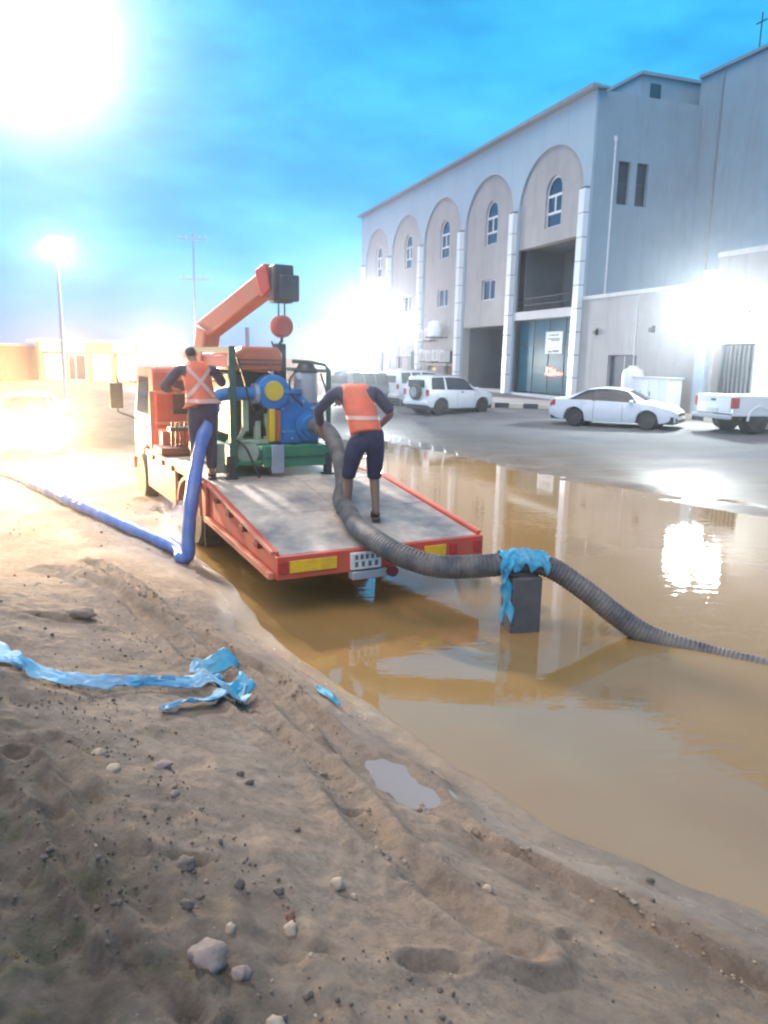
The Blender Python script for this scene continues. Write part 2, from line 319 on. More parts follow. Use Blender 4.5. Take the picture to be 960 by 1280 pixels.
def ground_mat():
    m=bpy.data.materials.new('wet_sandy_mud'); m.use_nodes=True; t=m.node_tree; n=t.nodes; L=t.links; b=n['Principled BSDF']
    g=n.new('ShaderNodeNewGeometry'); sp=n.new('ShaderNodeSeparateXYZ'); L.new(g.outputs['Position'],sp.inputs[0])
    def noise(s,d=6,r=.6):
        q=n.new('ShaderNodeTexNoise'); q.inputs['Scale'].default_value=s; q.inputs['Detail'].default_value=d; q.inputs['Roughness'].default_value=r; L.new(g.outputs['Position'],q.inputs['Vector']); return q.outputs[0]
    def ramp(v,pts):
        q=n.new('ShaderNodeValToRGB'); e=q.color_ramp.elements
        while len(e)<len(pts): e.new(.5)
        for k,(p,c) in enumerate(pts): e[k].position=p; e[k].color=c if len(c)==4 else c+(1,)
        L.new(v,q.inputs[0]); return q.outputs[0]
    def mix(f,a,c,bt='MIX'):
        q=n.new('ShaderNodeMix'); q.data_type='RGBA'; q.blend_type=bt
        if isinstance(f,float): q.inputs[0].default_value=f
        else: L.new(f,q.inputs[0])
        for k,v in ((6,a),(7,c)):
            if isinstance(v,tuple): q.inputs[k].default_value=v+(1,)
            else: L.new(v,q.inputs[k])
        return q.outputs[2]
    def math_(op,a,c,clamp=False):
        q=n.new('ShaderNodeMath'); q.operation=op; q.use_clamp=clamp
        for k,v in ((0,a),(1,c)):
            if isinstance(v,(int,float)): q.inputs[k].default_value=v
            else: L.new(v,q.inputs[k])
        return q.outputs[0]
    def mapr(v,a,c):
        q=n.new('ShaderNodeMapRange'); q.interpolation_type='SMOOTHSTEP'; q.inputs[1].default_value=a; q.inputs[2].default_value=c; L.new(v,q.inputs[0]); return q.outputs[0]
    sand=ramp(noise(2.3),[(.3,(.27,.205,.15)),(.52,(.35,.27,.20)),(.72,(.42,.335,.255))])
    sand=mix(ramp(noise(13.,8,.7),[(.44,(0,0,0)),(.66,(.8,.8,.8))]),sand,(.17,.135,.105))
    sand=mix(ramp(noise(48.,4,.7),[(.5,(0,0,0)),(.75,(.55,.55,.55))]),sand,(.40,.34,.28))
    sand=mix(ramp(noise(1.1,8,.65),[(.45,(0,0,0)),(.62,(.6,.6,.6))]),sand,(.20,.155,.115))
    soil=ramp(noise(6.,8,.7),[(.3,(.075,.062,.05)),(.55,(.15,.125,.10)),(.75,(.25,.215,.175))])
    moss=ramp(noise(4.5,6,.65),[(.50,(0,0,0)),(.64,(.7,.7,.7))]); soil=mix(moss,soil,(.075,.082,.045))
    # the old bank of darker soil lies on the low-x near side
    v=math_('ADD',math_('ADD',math_('MULTIPLY',sp.outputs[0],-.777),math_('MULTIPLY',sp.outputs[1],-.63)),math_('MULTIPLY',noise(1.6,5),1.0))
    bankf=mapr(v,-.80,-.15)
    col=mix(bankf,sand,soil)
    wetn=math_('ADD',sp.outputs[2],math_('MULTIPLY',math_('SUBTRACT',noise(1.7),.5),.12))
    wet=math_('SUBTRACT',1.0,mapr(wetn,.01,.15))
    col=mix(math_('MULTIPLY',wet,.62),col,(.145,.108,.082))
    L.new(col,b.inputs['Base Color'])
    q=n.new('ShaderNodeMapRange'); q.inputs[3].default_value=.88; q.inputs[4].default_value=.2; L.new(wet,q.inputs[0]); L.new(q.outputs[0],b.inputs['Roughness'])
    q=n.new('ShaderNodeMapRange'); q.inputs[3].default_value=.2; q.inputs[4].default_value=.6; L.new(wet,q.inputs[0]); L.new(q.outputs[0],b.inputs['Specular IOR Level'])
    bp=n.new('ShaderNodeBump'); bp.inputs['Strength'].default_value=1.0; bp.inputs['Distance'].default_value=.03
    L.new(math_('ADD',noise(16.,10,.75),math_('MULTIPLY',noise(70.,6,.75),.45)),bp.inputs['Height']); L.new(bp.outputs[0],b.inputs['Normal'])
    return m
def asphalt_mat():
    m=bpy.data.materials.new('damp_asphalt'); m.use_nodes=True; t=m.node_tree; n=t.nodes; L=t.links; b=n['Principled BSDF']
    g=n.new('ShaderNodeNewGeometry'); sp=n.new('ShaderNodeSeparateXYZ'); L.new(g.outputs['Position'],sp.inputs[0])
    mp=n.new('ShaderNodeMapping'); mp.inputs['Rotation'].default_value=(0,0,R(50)); mp.inputs['Scale'].default_value=(.35,1.6,1); L.new(g.outputs['Position'],mp.inputs[0])
    def noise(s,d=6,r=.6,st=False):
        q=n.new('ShaderNodeTexNoise'); q.inputs['Scale'].default_value=s; q.inputs['Detail'].default_value=d; q.inputs['Roughness'].default_value=r; L.new(mp.outputs[0] if st else g.outputs['Position'],q.inputs['Vector']); return q.outputs[0]
    def ramp(v,pts):
        q=n.new('ShaderNodeValToRGB'); e=q.color_ramp.elements
        while len(e)<len(pts): e.new(.5)
        for k,(p,c) in enumerate(pts): e[k].position=p; e[k].color=c+(1,)
        L.new(v,q.inputs[0]); return q.outputs[0]
    def mix(f,a,c):
        q=n.new('ShaderNodeMix'); q.data_type='RGBA'; L.new(f,q.inputs[0])
        for k,v in ((6,a),(7,c)):
            if isinstance(v,tuple): q.inputs[k].default_value=v+(1,)
            else: L.new(v,q.inputs[k])
        return q.outputs[2]
    base=ramp(noise(.7),[(.3,(.115,.12,.13)),(.7,(.175,.18,.19))])
    base=mix(ramp(noise(1.2,6,.6,True),[(.45,(0,0,0)),(.7,(.5,.5,.5))]),base,(.2,.185,.17))
    ad=n.new('ShaderNodeMath'); ad.operation='ADD'; L.new(sp.outputs[2],ad.inputs[0])
    ml=n.new('ShaderNodeMath'); ml.operation='MULTIPLY_ADD'; ml.inputs[1].default_value=.16; ml.inputs[2].default_value=-.08; L.new(noise(1.,5,.6,True),ml.inputs[0]); L.new(ml.outputs[0],ad.inputs[1])
    mr=n.new('ShaderNodeMapRange'); mr.interpolation_type='SMOOTHSTEP'; mr.inputs[1].default_value=.03; mr.inputs[2].default_value=.30; mr.inputs[3].default_value=1; mr.inputs[4].default_value=0; L.new(ad.outputs[0],mr.inputs[0])
    mud=ramp(noise(2.,6,.6,True),[(.35,(.095,.075,.058)),(.65,(.17,.14,.11))])
    base=mix(mr.outputs[0],base,mud); L.new(base,b.inputs['Base Color'])
    q=n.new('ShaderNodeMapRange'); q.inputs[3].default_value=.9; q.inputs[4].default_value=.5; b.inputs['Specular IOR Level'].default_value=.3; L.new(mr.outputs[0],q.inputs[0]); L.new(q.outputs[0],b.inputs['Roughness'])
    bp=n.new('ShaderNodeBump'); bp.inputs['Strength'].default_value=.25; bp.inputs['Distance'].default_value=.01; L.new(noise(30.),bp.inputs['Height']); L.new(bp.outputs[0],b.inputs['Normal'])
    return m
def water_mat(ca=(.275,.168,.062,1),cb=(.335,.212,.086,1),nm='muddy_flood_water'):
    m=bpy.data.materials.new(nm); m.use_nodes=True; t=m.node_tree; n=t.nodes; L=t.links; b=n['Principled BSDF']
    g=n.new('ShaderNodeNewGeometry')
    q=n.new('ShaderNodeTexNoise'); q.inputs['Scale'].default_value=.35; q.inputs['Detail'].default_value=4; L.new(g.outputs['Position'],q.inputs['Vector'])
    r=n.new('ShaderNodeValToRGB'); r.color_ramp.elements[0].position=.35; r.color_ramp.elements[1].position=.7
    r.color_ramp.elements[0].color=ca; r.color_ramp.elements[1].color=cb; L.new(q.outputs[0],r.inputs[0]); L.new(r.outputs[0],b.inputs['Base Color'])
    b.inputs['Roughness'].default_value=.03; b.inputs['IOR'].default_value=2.0; b.inputs['Specular IOR Level'].default_value=.62
    mp=n.new('ShaderNodeMapping'); mp.inputs['Scale'].default_value=(.55,1.5,1); mp.inputs['Rotation'].default_value=(0,0,R(-8)); L.new(g.outputs['Position'],mp.inputs[0])
    w=n.new('ShaderNodeTexNoise'); w.inputs['Scale'].default_value=5.5; w.inputs['Detail'].default_value=2.5; L.new(mp.outputs[0],w.inputs['Vector'])
    k=n.new('ShaderNodeTexNoise'); k.inputs['Scale'].default_value=.45; k.inputs['Detail'].default_value=2; L.new(g.outputs['Position'],k.inputs['Vector'])
    mr=n.new('ShaderNodeMapRange'); mr.inputs[1].default_value=.38; mr.inputs[2].default_value=.68; mr.inputs[3].default_value=.12; mr.inputs[4].default_value=1; L.new(k.outputs[0],mr.inputs[0])
    bp=n.new('ShaderNodeBump'); bp.inputs['Distance'].default_value=.0045; L.new(mr.outputs[0],bp.inputs['Strength']); L.new(w.outputs[0],bp.inputs['Height']); L.new(bp.outputs[0],b.inputs['Normal'])
    return m
sheet('ground',Q[~lotm],ground_mat()); sheet('parking_lot',Q[lotm],asphalt_mat())
wm=MB(); wy=np.linspace(-9,27,37); wx=np.linspace(-4.6,20,26); wm.grid([[(x,y,0) for x in wx] for y in wy]); wo=wm.build('water',water_mat()); tag(wo,kind='structure')
pd=MB()
for q in (0,):
    n=28; c0=(.14,4.13,.1165); pd.add([c0]+[(c0[0]+(.54*math.cos(2*math.pi*k/n)*math.cos(-.95)-.225*math.sin(2*math.pi*k/n)*math.sin(-.95)),c0[1]+(.54*math.cos(2*math.pi*k/n)*math.sin(-.95)+.225*math.sin(2*math.pi*k/n)*math.cos(-.95)),.1165) for k in range(n)],[(0,k+1,(k+1)%n+1) for k in range(n)])
puo=pd.build('puddle',water_mat((.26,.205,.16,1),(.31,.25,.20,1),'thin_puddle_water')); tag(puo,kind='structure')
def hz(x,y): return float(height(x,y))
hb=MB().bb((-180,-22,-1.6),(180,405,18.6))
hm=bpy.data.materials.new('humid_dusty_air'); hm.use_nodes=True; t=hm.node_tree; t.nodes.remove(t.nodes['Principled BSDF'])
pv=t.nodes.new('ShaderNodeVolumePrincipled'); pv.inputs['Color'].default_value=(.92,.95,1,1); pv.inputs['Density'].default_value=HAZE_D; pv.inputs['Anisotropy'].default_value=HAZE_G
t.links.new(pv.outputs[0],t.nodes['Material Output'].inputs['Volume'])
ho=hb.build('haze',hm); tag(ho,kind='stuff')
# ---------------------------------------------------------------- main building (local X runs along the arched front away from the corner, Y points out of the front)
BC=(9.38,38.0,0.0); BR=R(109.5); Z0=.55
bld=thing('hotel_building','three storey white building with tall arched bays along its front','building',BC,BR)
bay=6.9; PS=[.25+bay*k for k in range(6)]; FL=35.6; ROOF=15.0
holes=[archpoly(PS[k]+bay/2,bay/2-.34,.95,10.75,20,2.65) for k in range(5)]
front=holed(rect(0,FL,Z0,ROOF),holes,-.13,0,'front_wall',M['white_clad'],bld)
for k in range(5):
    c=PS[k]+bay/2; a,b=PS[k]+.30,PS[k+1]-.30
    hs=[archpoly(c-.22,.78,9.5,11.22,10)]
    if k==0: hs+=[rect(a+.0,b-.0,5.38,8.75)]
    else: hs+=[rect(c-1.05,c+.75,6.3,7.5)]
    if k==1: hs+=[rect(a+.02,b-.02,1.0,4.75)]
    if k>=2: hs+=[rect(c-2.2,c-.9,1.0,3.4),rect(c+.6,c+2.0,1.9,3.4)]
    if k==0:
        hs=[hs[0]]; outer=[(a,8.75),(b,8.75)]+[(c+(bay/2-.30)*math.cos(math.pi*q/20),10.75+2.7*math.sin(math.pi*q/20)) for q in range(21)]
    else: outer=[(a,.9),(b,.9)]+[(c+(bay/2-.30)*math.cos(math.pi*q/20),10.75+2.7*math.sin(math.pi*q/20)) for q in range(21)]
    p=holed(outer,hs,-.62,-.14,'bay_panel',M['beige_panel'],bld)
    # arched window: frame with mullions, glass behind
    wn=holed(archpoly(c-.22,.78,9.5,11.22,10),[rect(c-.93,c+.49,9.57,10.16),rect(c-.93,c-.27,10.27,11.0),rect(c-.17,c+.49,10.27,11.0),archpoly(c-.22,.70,11.12,11.2,10)],-.34,-.26,'window',M['frame'],bld)
    MB().prism(archpoly(c-.22,.77,9.51,11.22,10),lambda q:(q[0],-.33,q[1]),lambda q:(q[0],-.305,q[1])).build('pane',M['glass'],wn)
    if k>0:
        w2=holed(rect(c-1.05,c+.75,6.3,7.5),[rect(c-.98,c-.18,6.37,7.43),rect(c-.12,c+.68,6.37,7.43)],-.34,-.28,'window',M['frame'],bld)
        MB().bb((c-1.04,-.33,6.31),(c+.74,-.31,7.49)).build('pane',M['glass'],w2)
    if k>=2:
        d_=holed(rect(c-2.2,c-.9,1.0,3.4),[rect(c-2.12,c-.98,1.1,3.3)],-.34,-.26,'door',M['grey_metal'],bld)
        MB().bb((c-2.19,-.33,1.01),(c-.91,-.31,3.39)).build('pane',M['glass'],d_)
        w3=holed(rect(c+.6,c+2.0,1.9,3.4),[rect(c+.68,c+1.27,1.98,3.32),rect(c+1.33,c+1.92,1.98,3.32)],-.34,-.28,'window',M['frame'],bld)
        MB().bb((c+.61,-.33,1.91),(c+1.99,-.31,3.39)).build('pane',M['glass'],w3)
# loggia of the first bay: floor slab ledge, back wall and ceiling
a,b=PS[0]+.30,PS[1]-.30
MB().bb((a,-.62,4.93),(b,-.02,5.38)).build('ledge',M['ledge'],bld,bevel=.02)
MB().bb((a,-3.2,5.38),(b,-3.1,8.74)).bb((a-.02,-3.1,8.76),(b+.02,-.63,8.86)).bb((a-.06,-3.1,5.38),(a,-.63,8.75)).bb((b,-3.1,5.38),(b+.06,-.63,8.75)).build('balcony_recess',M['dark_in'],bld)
MB().bb((a,-3.1,5.28),(b,-.63,5.37)).build('balcony_floor',M['ledge'],bld)
rl=MB(); 
for z in (5.75,6.1): rl.cyl((a,-.3,z),(b,-.3,z),.025,8)
for q in range(7): rl.cyl((a+.3+q*.88,-.3,5.38),(a+.3+q*.88,-.3,6.1),.02,6)
rl.build('railing',M['dark_metal'],bld)
# shop front: four big panes in thin frames, paper poster, red lit sign behind the glass
n=4; pw=(b-a)/n
for q in range(n):
    for z0,z1 in ((1.0,3.55),(3.6,4.92)):
        MB().bb((a+q*pw+.03,-.53,z0+.02),(a+(q+1)*pw-.03,-.51,z1-.02)).build('shop_pane',M['shop_glass'],bld)
fr=MB()
for q in range(n+1): fr.bb((a+q*pw-.03,-.56,.9),(a+q*pw+.03,-.48,4.92))
for z in (.93,3.575): fr.bb((a+.03,-.555,z-.04),(b-.03,-.485,z+.04))
fr.build('shop_frame',M['dark_metal'],bld)
ps=MB().bb((2.33,-.505,3.12),(3.98,-.47,4.26)).build('poster',M['poster'],bld)
pk=MB()
for z,x0,x1 in ((4.05,2.7,3.6),(3.86,2.55,3.75),(3.78,2.6,3.4)): pk.bb((x0,-.468,z),(x1,-.462,z+.05))
pk.bb((2.6,-.468,3.2),(3.2,-.462,3.3)).bb((3.3,-.468,3.18),(3.7,-.462,3.26)).bb((2.5,-.468,3.45),(3.8,-.462,3.47)).build('printed_lines',M['ink'],ps)
nn=MB()
for x0,x1,z0,z1 in ((2.1,2.2,2.05,2.12),(2.3,2.7,2.02,2.14),(2.8,2.9,1.98,2.3),(2.98,3.08,2.0,2.25),(3.1,3.5,1.98,2.06),(3.15,3.22,2.0,2.4),(3.35,3.42,2.0,2.38),(3.5,3.8,2.0,2.1),(3.62,3.72,2.0,2.42),(3.25,3.6,2.3,2.37),(2.85,3.0,2.22,2.3)):
    nn.bb((x0,-.50,z0),(x1,-.46,z1))
nn.build('lit_sign',M['neon'],bld)
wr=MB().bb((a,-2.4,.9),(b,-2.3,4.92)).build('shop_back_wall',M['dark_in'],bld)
# open porch in the second bay
a2,b2=PS[1]+.32,PS[2]-.32
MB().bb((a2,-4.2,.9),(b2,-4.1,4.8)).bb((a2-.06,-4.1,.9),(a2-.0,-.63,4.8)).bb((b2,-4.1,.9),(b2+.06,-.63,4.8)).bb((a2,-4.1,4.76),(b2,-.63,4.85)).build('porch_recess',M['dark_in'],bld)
MB().bb((a2,-4.1,.80),(b2,.0,.9)).build('porch_floor',M['paving'],bld)
MB().bb((a2+1.5,-4.09,.91),(a2+3.0,-4.05,3.1)).build('porch_door',M['grey_metal'],bld)
# white panel pilasters in short lengths with dark joints
seg=MB().bb((-.24,.003,.01),(.24,.30,1.075)).build('panel',M['pil'],None,bevel=.015); first=True
for k,s in enumerate(PS):
    pl=MB().bb((s-.2,.002,.8),(s+.2,.26,10.8)).build('pilaster',M['joint'],bld)
    for j in range(9):
        if first: o=seg; first=False
        else: o=seg.copy(); COL.objects.link(o)
        o.parent=pl; o.location=(s,0,.84+j*1.1)
# roof edge, side wall with slit windows, rear block
MB().bb((-.28,.0,ROOF),(FL+.1,.42,ROOF+.16)).bb((-.25,-.5,ROOF),(FL+.1,-.002,ROOF+.13)).build('roof_edge',M['grey_metal'],bld,bevel=.02)
def sidewall(y0,y1,z0,z1,hol,name,m,par,x0,x1):
    o=holed([(y0,z0),(y1,z0),(y1,z1),(y0,z1)],hol,x0,x1,name,m,par); o.rotation_euler=(0,0,R(-90)); return o
# (in the side wall's own frame x is the distance back from the front)
sw=sidewall(.14,6.0,Z0,ROOF-.02,[rect(1.46,2.12,10.12,12.06),rect(2.5,3.16,10.12,12.06)],'side_wall',M['concrete'],bld,-.0,.3)
sw.location=(0,0,0)
for x0 in (1.46,2.5):
    w=holed(rect(x0,x0+.66,10.12,12.06),[rect(x0+.06,x0+.60,10.18,11.1),rect(x0+.06,x0+.60,11.16,12.0)],.18,.24,'slit_window',M['dark_metal'],bld); w.rotation_euler=(0,0,R(-90))
    g=MB().bb((x0+.01,.2,10.13),(x0+.65,.22,12.05)).build('pane',M['glass'],w)
MB().tube([(-.07,-1.15,13.0),(-.07,-1.15,5.9)],.05,8).bb((-.09,-1.22,12.9),(-.0,-1.08,13.1)).build('drain_pipe',M['frame'],bld)
MB().bb((.32,-14,Z0),(FL,-4.3,ROOF-.3)).build('rear_block',M['concrete'],bld)
MB().bb((.32,-4.29,ROOF-.6),(FL-.32,-.64,ROOF-.3)).build('roof_slab',M['concrete'],bld)
MB().bb((FL-.3,-14,Z0),(FL+.0,-.36,ROOF-.03)).build('end_wall',M['concrete'],bld)
ph=MB().bb((.9,-6.9,ROOF-.3),(5.6,-3.05,16.25)).build('stair_head',M['concrete'],bld)
MB().bb((.75,-7.0,16.25),(5.75,-2.9,16.4)).build('stair_head_roof',M['grey_metal'],bld)
MB().bb((.86,-4.15,15.3),(.92,-3.55,15.95)).build('stair_head_window',M['glass'],bld)
# tall wing that steps forward behind the annex
wing=thing('side_wing','tall plain pale wing stepping forward at the right of the arched building','building',BC,BR)
MB().bb((-26,-18,Z0),(.28,-6.0,16.25)).build('wall',M['concrete'],wing)
MB().bb((-26.1,-6.02,16.25),(.3,-5.86,16.40)).build('roof_edge',M['grey_metal'],wing)
MB().bb((-1.32,-6.0,5.9),(-1.22,-5.93,16.2)).build('drain_pipe',M['grey_metal'],wing)
MB().tube([(-2.6,-6.6,16.2),(-2.6,-6.6,18.2)],.03,6).bb((-2.9,-6.63,17.8),(-2.3,-6.57,17.84)).build('antenna',M['dark_metal'],wing)
# one storey annex in line with the front
ann=thing('annex_building','low one storey pale wall with a dark steel door beside the arched building','building',BC,BR)
holed(rect(-8.15,-.02,Z0,5.62),[rect(-4.42,-2.34,.9,3.04)],-.3,-.02,'front_wall',M['beige_panel'],ann)
MB().bb((-8.15,-.34,5.62),(-.02,.05,5.80)).build('parapet_cap',M['ledge'],ann,bevel=.02)
MB().bb((-8.15,-5.98,Z0),(-.02,-.5,5.5)).build('rear_block',M['concrete'],ann)
d_=MB().bb((-4.40,-.24,.92),(-2.36,-.18,3.02)).build('steel_door',M['door'],ann)
MB().bb((-3.40,-.18,.95),(-3.36,-.165,3.0)).bb((-3.55,-.18,1.9),(-3.50,-.12,2.1)).build('handle',M['grey_metal'],d_)
MB().bb((-4.25,-.018,Z0),(-4.2,.01,5.6)).build('joint_strip',M['ledge'],ann)
for s in (-1.34,-5.4):
    l=thing('wall_light',{-1.34:'small dark wall light on the annex nearest the arched building',-5.4:'small dark wall light on the annex nearer the bright floodlights'}[s],'wall light',(0,0,0)); 
    l.matrix_world=bld.matrix_basis@Matrix.Translation((s,0,3.98)); l['group']='wall lights on the annex'
    MB().bb((-.07,-.02,-.02),(.07,.05,.28)).build('back_plate',M['dark_metal'],l); MB().bb((-.11,.05,.0),(.11,.2,.2)).build('lamp_body',M['dark_metal'],l,bevel=.02)
gate=thing('gatehouse_wall','pale wall with a dark recessed gateway under the bright floodlights','building',BC,BR)
MB().bb((-8.75,-.3,Z0),(-8.17,.14,6.2)).build('pier',M['white_clad'],gate,bevel=.02)
holed(rect(-22,-8.77,Z0,6.6),[rect(-11.0,-9.0,.7,3.45)],-.35,.0,'front_wall',M['beige_panel'],gate)
MB().bb((-22,-.4,6.6),(-8.77,.06,6.78)).build('parapet_cap',M['ledge'],gate)
MB().bb((-22,-5.9,Z0),(-8.77,-2.2,6.5)).build('rear_block',M['dark_in'],gate)
g_=MB().bb((-10.98,-.62,.75),(-9.02,-.56,3.44)).build('gate',M['dark_metal'],gate)
for q in range(9): MB().bb((-10.9+q*.22,-.56,.8),(-10.82+q*.22,-.52,3.4)).build('bar',M['grey_metal'],g_)
# pavement with painted kerb stones
def bw(s,y,z): 
    q=Matrix.Rotation(BR,3,'Z')@Vector((s,y,0)); return (BC[0]+q.x,BC[1]+q.y,z)
def loc2(x,y):
    q=Matrix.Rotation(-BR,3,'Z')@Vector((x-BC[0],y-BC[1],0)); return q.x,q.y
edge=[(1.9,46.5),(3.85,36.3),(8.2,34.6),(11.75,30.3),(16.5,17.0)]
poly=edge+[bw(-22,.0,0)[:2],bw(13,.0,0)[:2]]
pv_=MB().prism(poly,lambda p:(p[0],p[1],.2),lambda p:(p[0],p[1],.74)).build('pavement',M['paving']); tag(pv_,kind='structure')
i=0
for (x0,y0),(x1,y1) in zip(edge,edge[1:]):
    L=math.hypot(x1-x0,y1-y0); n=int(L/.62); an=math.atan2(y1-y0,x1-x0)
    for k in range(n):
        t=(k+.5)/n; i+=1
        o=MB().box((0,0,0),(L/n-.02,.17,.42)).build('kerb_stone',M['kerb_dark' if i%2 else 'kerb_pale'],pv_,bevel=.02)
        o.location=(x0+(x1-x0)*t+math.sin(an)*.06,y0+(y1-y0)*t-math.cos(an)*.06,.56+.006*random.uniform(-1,1)); o.rotation_euler=(0,0,an)
# air conditioners and water cooler on the third bay
def on_front(o,s,y,z): o.matrix_world=bld.matrix_basis@Matrix.Translation((s,y,z))
def ac_unit(s,z,label):
    o=thing('air_conditioner',label,'air conditioner',group='air conditioners on the front wall'); on_front(o,s,.0,z)
    MB().bb((-.5,.12,0),(.5,.55,.8)).build('casing',M['ac'],o,bevel=.03)
    f=MB(); f.lathe([(.30,0),(.32,.02),(.05,.03)],(-.1,.55,.4),'Y',18).build('fan_grille',M['grey_metal'],o)
    sl=MB()
    for q in range(7): sl.bb((-.49,.553,.08+q*.1),(.49,.562,.10+q*.1))
    sl.build('grille_bars',M['ac'],o)
    MB().bb((-.45,-.62,-.06),(-.40,.55,-.005)).bb((.40,-.62,-.06),(.45,.55,-.005)).build('bracket',M['dark_metal'],o)
for (s,z,l) in ((15.6,2.55,'cream air conditioner at the right end of the lower row on the wall'),(16.8,2.6,'cream air conditioner second in the lower row below the white cooler'),(18.0,2.55,'cream air conditioner third in the lower row on the wall'),(19.3,2.6,'cream air conditioner at the left end of the lower row beside the pilaster'),
                (18.3,4.05,'cream air conditioner in the upper row left of the white cooler'),(19.6,4.0,'cream air conditioner in the upper row nearest the pilaster'),(22.9,2.9,'cream air conditioner on the bay beyond, nearest to the pilaster'),(24.9,2.9,'cream air conditioner farthest along the arched front')): ac_unit(s,z,l)
cl=thing('water_cooler','white rounded rooftop style cooler on a bracket above the air conditioners','cooler'); on_front(cl,16.75,0,4.25)
MB().lathe([(.48,0),(.52,.05),(.52,.62),(.46,.72),(.50,.76),(.44,.95),(.22,1.08),(.0,1.1)],(0,.6,0),'Z',20).build('tank',M['car_white'],cl,smooth=True)
MB().bb((-.5,-.6,-.08),(-.42,1.1,-.005)).bb((.42,-.6,-.08),(.5,1.1,-.005)).build('bracket',M['dark_metal'],cl)
sp=MB().bb((14.6,-.36,2.3),(20.2,.62,2.44)).build('service_shelf',M['grey_metal'],bld)
MB().tube([(17.6,-.3,.9),(17.6,-.3,2.3)],.05,8).tube([(15.2,-.3,.9),(15.2,-.3,2.3)],.05,8).build('duct',M['grey_metal'],bld)
# white cabinet and tank between the white sedan and the annex
o=thing('white_cabinet','white metal utility cabinet standing against the low annex wall','cabinet',bw(-7.0,.9,.74),BR)
MB().bb((-1.1,-.35,0),(1.1,.35,1.35)).build('body',M['car_white'],o,bevel=.02); MB().bb((-1.15,-.4,1.35),(1.15,.4,1.42)).build('top',M['ac'],o,bevel=.01)
for x in (-.56,.02): 
    q=MB().bb((x,.352,.08),(x+.54,.375,1.28)).build('door',M['car_white'],o); MB().bb((x+.44,.375,.65),(x+.47,.40,.85)).build('handle',M['dark_metal'],q)
o=thing('water_tank','small white plastic water tank seen over the bonnet of the white sedan','tank',bw(-5.6,1.0,.74),BR)
MB().lathe([(.42,0),(.45,.06),(.45,1.5),(.40,1.66),(.2,1.78),(.19,1.84),(.0,1.85)],(0,0,0),'Z',20).build('body',M['car_white'],o,smooth=True)
# ---------------------------------------------------------------- lamps the photograph shows lit
def flood(o,local,aim,w,h,m):
    # a flood head: housing, lens, yoke; aim is a yaw in the local frame
    hd=MB().box((0,0,0),(w,.16,h)).build('housing',M['dark_metal'],o,bevel=.02); hd.location=local; hd.rotation_euler=(R(-20),0,aim)
    MB().box((0,.085,0),(w-.06,.02,h-.06)).build('lens',m,hd)
    MB().beam((-w/2-.02,0,-h*.6),(-w/2-.02,0,.05),.03,.02).beam((w/2+.02,0,-h*.6),(w/2+.02,0,.05),.03,.02).beam((-w/2-.02,.004,-h*.6),(w/2+.02,.004,-h*.6),.035,.025).build('yoke',M['grey_metal'],hd)
    return hd
fl=thing('floodlight','cluster of three bright white floodlights on the pale gateway wall','floodlight'); on_front(fl,-9.3,0,4.3)
MB().bb((-1.3,.02,.25),(1.3,.10,.33)).bb((-.05,0,.0),(.05,.3,.3)).build('bracket',M['dark_metal'],fl)
flood(fl,(-.95,.35,.62),R(35),.85,.62,M['lens']); flood(fl,(.9,.35,.55),R(30),.85,.62,M['lens']); flood(fl,(0,.4,.0),R(35),.85,.62,M['lens'])
pt_light('floodlight_lamp',bw(-9.3,.9,4.7),P_RIGHT,(.86,1,1),.45,aim=bw(-16,9,1.0),cone=165)
f2=thing('floodlight','bright white floodlight on a wall arm at the far end of the arched front','floodlight'); on_front(f2,31.5,0,5.6)
MB().beam((0,0,0),(0,1.3,.2),.08,.08).build('arm',M['dark_metal'],f2); flood(f2,(0,1.45,.2),R(60),.9,.6,M['lens'])
pt_light('floodlight_lamp',bw(31.5,2.1,5.8),300,(.86,.95,1),.6)
def street_lamp(label,x,y,h,arm,power,col,m,rad=.3,group=None,cat='street lamp',aim=None,cone=150):
    z=hz(x,y); o=thing('street_lamp',label,cat,(x,y,z),0,group); h-=z
    MB().tube([(0,0,-.2),(0,0,h*.5),(0,0,h)],[.11,.085,.06],12).lathe([(.2,-.1),(.2,.12),(.12,.2)],(0,0,0)).build('pole',M['galv'],o,smooth=True)
    if arm: MB().tube([(0,0,h-.05),(arm*.5,0,h+.12),(arm,0,h+.1)],.045,8).build('arm',M['galv'],o,smooth=True)
    hd=MB().box((arm,-.02,h+.08),(.75,.36,.16)).build('lamp_head',M['grey_metal'],o,bevel=.04)
    MB().box((arm,-.02,h-.015),(.62,.3,.03)).build('lens',m,hd)
    pt_light('street_lamp_light',(x+arm,y-.02,z+h-.12-rad),power,col,rad,None,aim,cone)
street_lamp('tall floodlight mast on an arm, top left corner, glaring white over the truck',-11.6,20.,10.75,2.9,P_TOP,(1,.92,.88),M['lens'],.5,aim=(-1,9.5,.8),cone=110)
street_lamp('thin street lamp post standing alone before the lit yellow shops',-15.9,38.,7.9,0.,P_POLE,(1,.98,.95),M['lens'],.25)
street_lamp('short bright lamp post behind the red truck cab',-17.0,58.,3.6,0.,P_BACK,(1,.72,.74),M['lens'],.8)
street_lamp('short bright lamp post behind the pump, left of the parked cars',-4.2,52.,3.5,0.,P_BACK2,(.97,1,.92),M['lens'],.6,aim=(-2.,20,1),cone=150)
street_lamp('floodlight post glaring white in front of the far end of the arched building',-.75,47.,5.5,0.,P_FAR,(.88,.97,1),M['lens'],.6,aim=(-6,20,1.5),cone=140)
